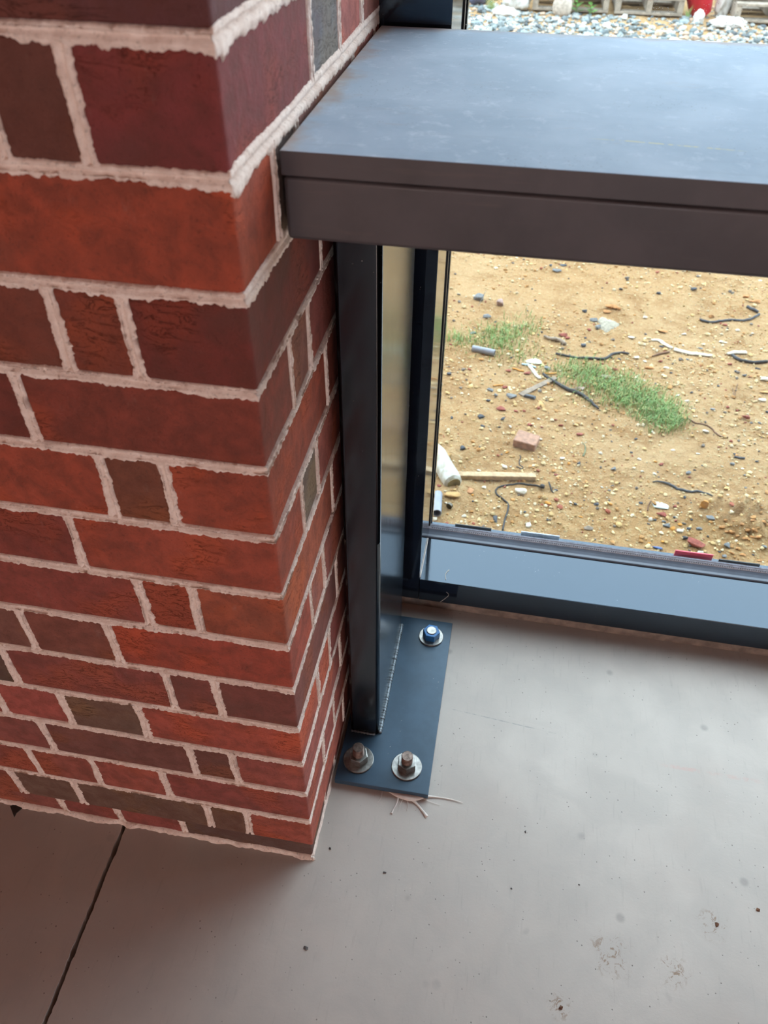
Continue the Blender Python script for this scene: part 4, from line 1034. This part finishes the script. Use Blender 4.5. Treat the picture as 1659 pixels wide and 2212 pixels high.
grass('grass_patch', [(1250, 805, 35, 12, 1.6), (1310, 830, 38, 15, 2.4), (1370, 862, 34, 16, 3), (1420, 893, 26, 14, 2.6), (1455, 915, 14, 8, .8), (1300, 855, 45, 14, .5), (1440, 935, 22, 5, .25)], 4200, 'denser green grass strip with a brownish stone in it', 32)

# ------------------------------------------------------------------ pallets and junk further out
pw = cm('pallet_wood', (176, 164, 148), .85, nscale=25)
def pallet(px0, px1, py, label):
    a = at(px0, py, 2, GZ); b = at(px1, py, 2, GZ); y0 = (a[1] + b[1]) / 2; w = b[0] - a[0]
    rt = empty('pallet', (a[0], y0, GZ)); tag(rt, label, 'pallet')
    z = .018
    for i in range(3):
        x = [0.0, w / 2 - .022, w - .045][i]; box('stringer', x, x + .045, 0.0, 1.0, z + .018, z + .105, pw, rt, .003)
    for i in range(3): box('bottom_board', 0, w, [-.006, .45, .906][i], [.094, .55, 1.006][i], z, z + .0175, pw, rt, .002)
    for i in range(6): box('deck_board', 0, w, -.006 + i * .183, -.006 + i * .183 + .095, z + .1055, z + .124, pw, rt, .002)
    return rt, y0
pallet(1148, 1311, 30, 'weathered wooden pallet behind the two leafy weeds')
pallet(1326, 1470, 38, 'weathered wooden pallet carrying a big tan stone')
pallet(1584, 1750, 56, 'weathered wooden pallet covered with white rags')
# big stone on second pallet and slab leaning on the first
def lump(name, c, sx, sy, sz, mat, label, cat, seed, ridge=.25, freq=2.2, sub=3, group=None, fl=1.0):
    bm = bmesh.new(); bmesh.ops.create_icosphere(bm, subdivisions=sub, radius=1)
    for v in bm.verts:
        d = v.co.normalized(); n1 = mnoise.fractal(d * freq + Vector((seed, seed * 2, 0)), 1, 2, 4); n2 = 1 - 2 * abs(mnoise.noise(d * freq * 2.2 + Vector((0, seed, 3))))
        q = d * (1 + ridge * n1 + ridge * .55 * n2)
        v.co = Vector((q.x * sx, q.y * sy, max(q.z, -.8) * sz))
    o = bm_obj(name, bm, mat, None, True); o.location = c
    return tag(o, label, cat, group)
zt = GZ + .143
def far(px, py, z): p = at(px, py, 2, z); return Vector(p)
plw = NT('white_plastic_film'); plw.out((.52, .52, .50), .45, 0); plw.b.inputs['Subsurface Weight'].default_value = 0
film = plw.m
def heap(name, px, py, dy, rx, ry, rz, mat, label, cat, seed, ridge=.25, freq=1.8, sub=4, group=None, z0=None):
    c = far(px, py, GZ); z = (GZ if z0 is None else z0) + rz * (.82 if z0 is None else 1.08)
    return lump(name, Vector((c.x, c.y + dy, z)), rx, ry, rz, mat, label, cat, seed, ridge, freq, sub, group)
heap('boulder', 1402, 36, .30, .23, .17, .12, cm('tan_boulder', (172, 154, 132), .9, nscale=30), 'big tan stone resting on the middle pallet', 'stone', 4, .12, 1.6, 3, None, zt)
heap('stone_slab', 1212, 31, -.09, .075, .035, .085, cm('pale_slab', (208, 196, 182), .9, nscale=40), 'rounded pale stone slab leaning on the first pallet', 'stone', 9, .08, 1.5, 3)
heap('plastic_sheet', 1113, 27, .10, .10, .10, .12, film, 'crumpled cream plastic sheet heaped beside the first pallet', 'plastic sheet', 6, .34, 1.7)
heap('plastic_sheet', 1092, 27, -.17, .09, .06, .035, film, 'flattened tongue of cream plastic in front of the heaped sheet', 'plastic sheet', 16, .35, 1.7)
heap('slate_bag', 1024, 20, .22, .11, .11, .15, cm('slate_bag', (104, 108, 134), .5), 'slate-purple bag on the gravel near the jamb', 'bag', 2, .15, 1.5)
heap('plastic_sack', 1556, 38, .0, .058, .06, .16, film, 'tall white plastic sack beside the red bucket', 'sack', 12, .26, 1.8)
heap('plastic_bag', 1566, 55, -.10, .115, .05, .04, film, 'flat white plastic bag spread before the tall sack', 'bag', 22, .4, 2.0)
heap('small_rag', 1503, 46, -.10, .035, .03, .05, film, 'small pinkish white rag below the red bucket', 'rag', 23, .3, 1.8)
for i, (px, s_) in enumerate(((1600, .055), (1638, .062), (1682, .065))):
    heap('white_rag', px, 54, .16, s_, .08, s_ * .9, film, 'crumpled white rag lying on the last pallet', 'rag', 30 + i, .32, 2.2, 4, 'white rags on the last pallet', zt)
for i, (px, s_) in enumerate(((1172, .060), (1222, .055), (1292, .050))):
    heap('white_film', px, 30, .20, s_, .08, s_ * .7, film, 'crumpled white film lying on the first pallet', 'rag', 40 + i, .32, 2.2, 3, 'white film on the first pallet', zt)
# red bucket, upside down and tilted
c = far(1511, 38, GZ); bk = empty('red_bucket', Vector((c.x, c.y + .04, GZ + .035))); tag(bk, 'red plastic bucket tipped over among white bags', 'bucket')
rot = (Matrix.Rotation(-.30, 4, 'Y') @ Matrix.Rotation(.25, 4, 'X'))
redm = cm('red_plastic', (214, 42, 58), .35, amt=.08)
lathe('body', [(.0, -.005), (.085, -.005), (.115, .20), (.121, .20), (.121, .21), (.111, .21), (.082, .003), (.0, .003)], redm, bk, 28, (0, 0, 0), rot)
lathe('rim', [(.118, .175), (.127, .175), (.127, .188), (.118, .188)], redm, bk, 28, (0, 0, 0), rot)
v, f = tube_geo([rot @ Vector((.122 * math.cos(t), -.10 * math.sin(t), .18 + .07 * math.sin(t))) for t in np.linspace(0, math.pi, 17)], .003, 6)
mesh_obj('handle', v, f, M['zinc'], bk, True)
# pipe poking out of the first pallet and weeds
st_ = far(1258, 30, GZ); tag(tube('rusty_pipe', [Vector((st_.x, st_.y - .06, zt + .024)), Vector((st_.x + .004, st_.y + .3, zt + .024)), Vector((st_.x, st_.y + .7, zt + .024))], .022, cm('rust_pipe', (140, 96, 82), .7), None, 12), 'rusty pipe end poking out over the first pallet', 'pipe')
wm = cm('weed_green', (120, 176, 84), .6, amt=.2)
def weed(px, py, h, nl, label, seed):
    rs = random.Random(seed); c = far(px, py, GZ); rt = empty('weed', (c.x, c.y, float(gz(c.x, c.y)))); tag(rt, label, 'weed')
    tube('stem', [(0, 0, -.005), (.006, 0, h * .5), (.002, .004, h)], [.004, .003, .002], wm, rt, 6)
    for i in range(nl):
        a_ = i * 2.4 + rs.uniform(-.4, .4); z = h * (.2 + .8 * i / nl); Ln = rs.uniform(.045, .075); d = Vector((math.cos(a_), math.sin(a_), .35)).normalized(); s_ = d.cross(Vector((0, 0, 1))).normalized()
        b = Vector((.003, 0, z)); P = [b, b + d * Ln * .35 + s_ * Ln * .28, b + d * Ln * .75 + s_ * Ln * .22, b + d * Ln + Vector((0, 0, -.006)), b + d * Ln * .75 - s_ * Ln * .22, b + d * Ln * .35 - s_ * Ln * .28, b + d * Ln * .5 + Vector((0, 0, -.006))]
        mesh_obj('leaf', P, [(0, 1, 6), (1, 2, 6), (2, 3, 6), (3, 4, 6), (4, 5, 6), (5, 0, 6)], wm, rt)
weed(1242, 33, .12, 9, 'taller leafy green weed before the first pallet', 1)
weed(1272, 35, .09, 8, 'shorter leafy green weed before the first pallet', 2)
grass('dry_grass', [(1056, 24, 2, 1.5, 1), (1062, 25, 2, 1.5, 1)], 70, 'tuft of tall yellow-green grass by the slate bag', 33, .08, .2)
tuft = grass('dry_grass', [(1483, 46, 1.5, 1.5, 1)], 50, 'wispy grey-green tuft beside the red bucket', 34, .05, .13)
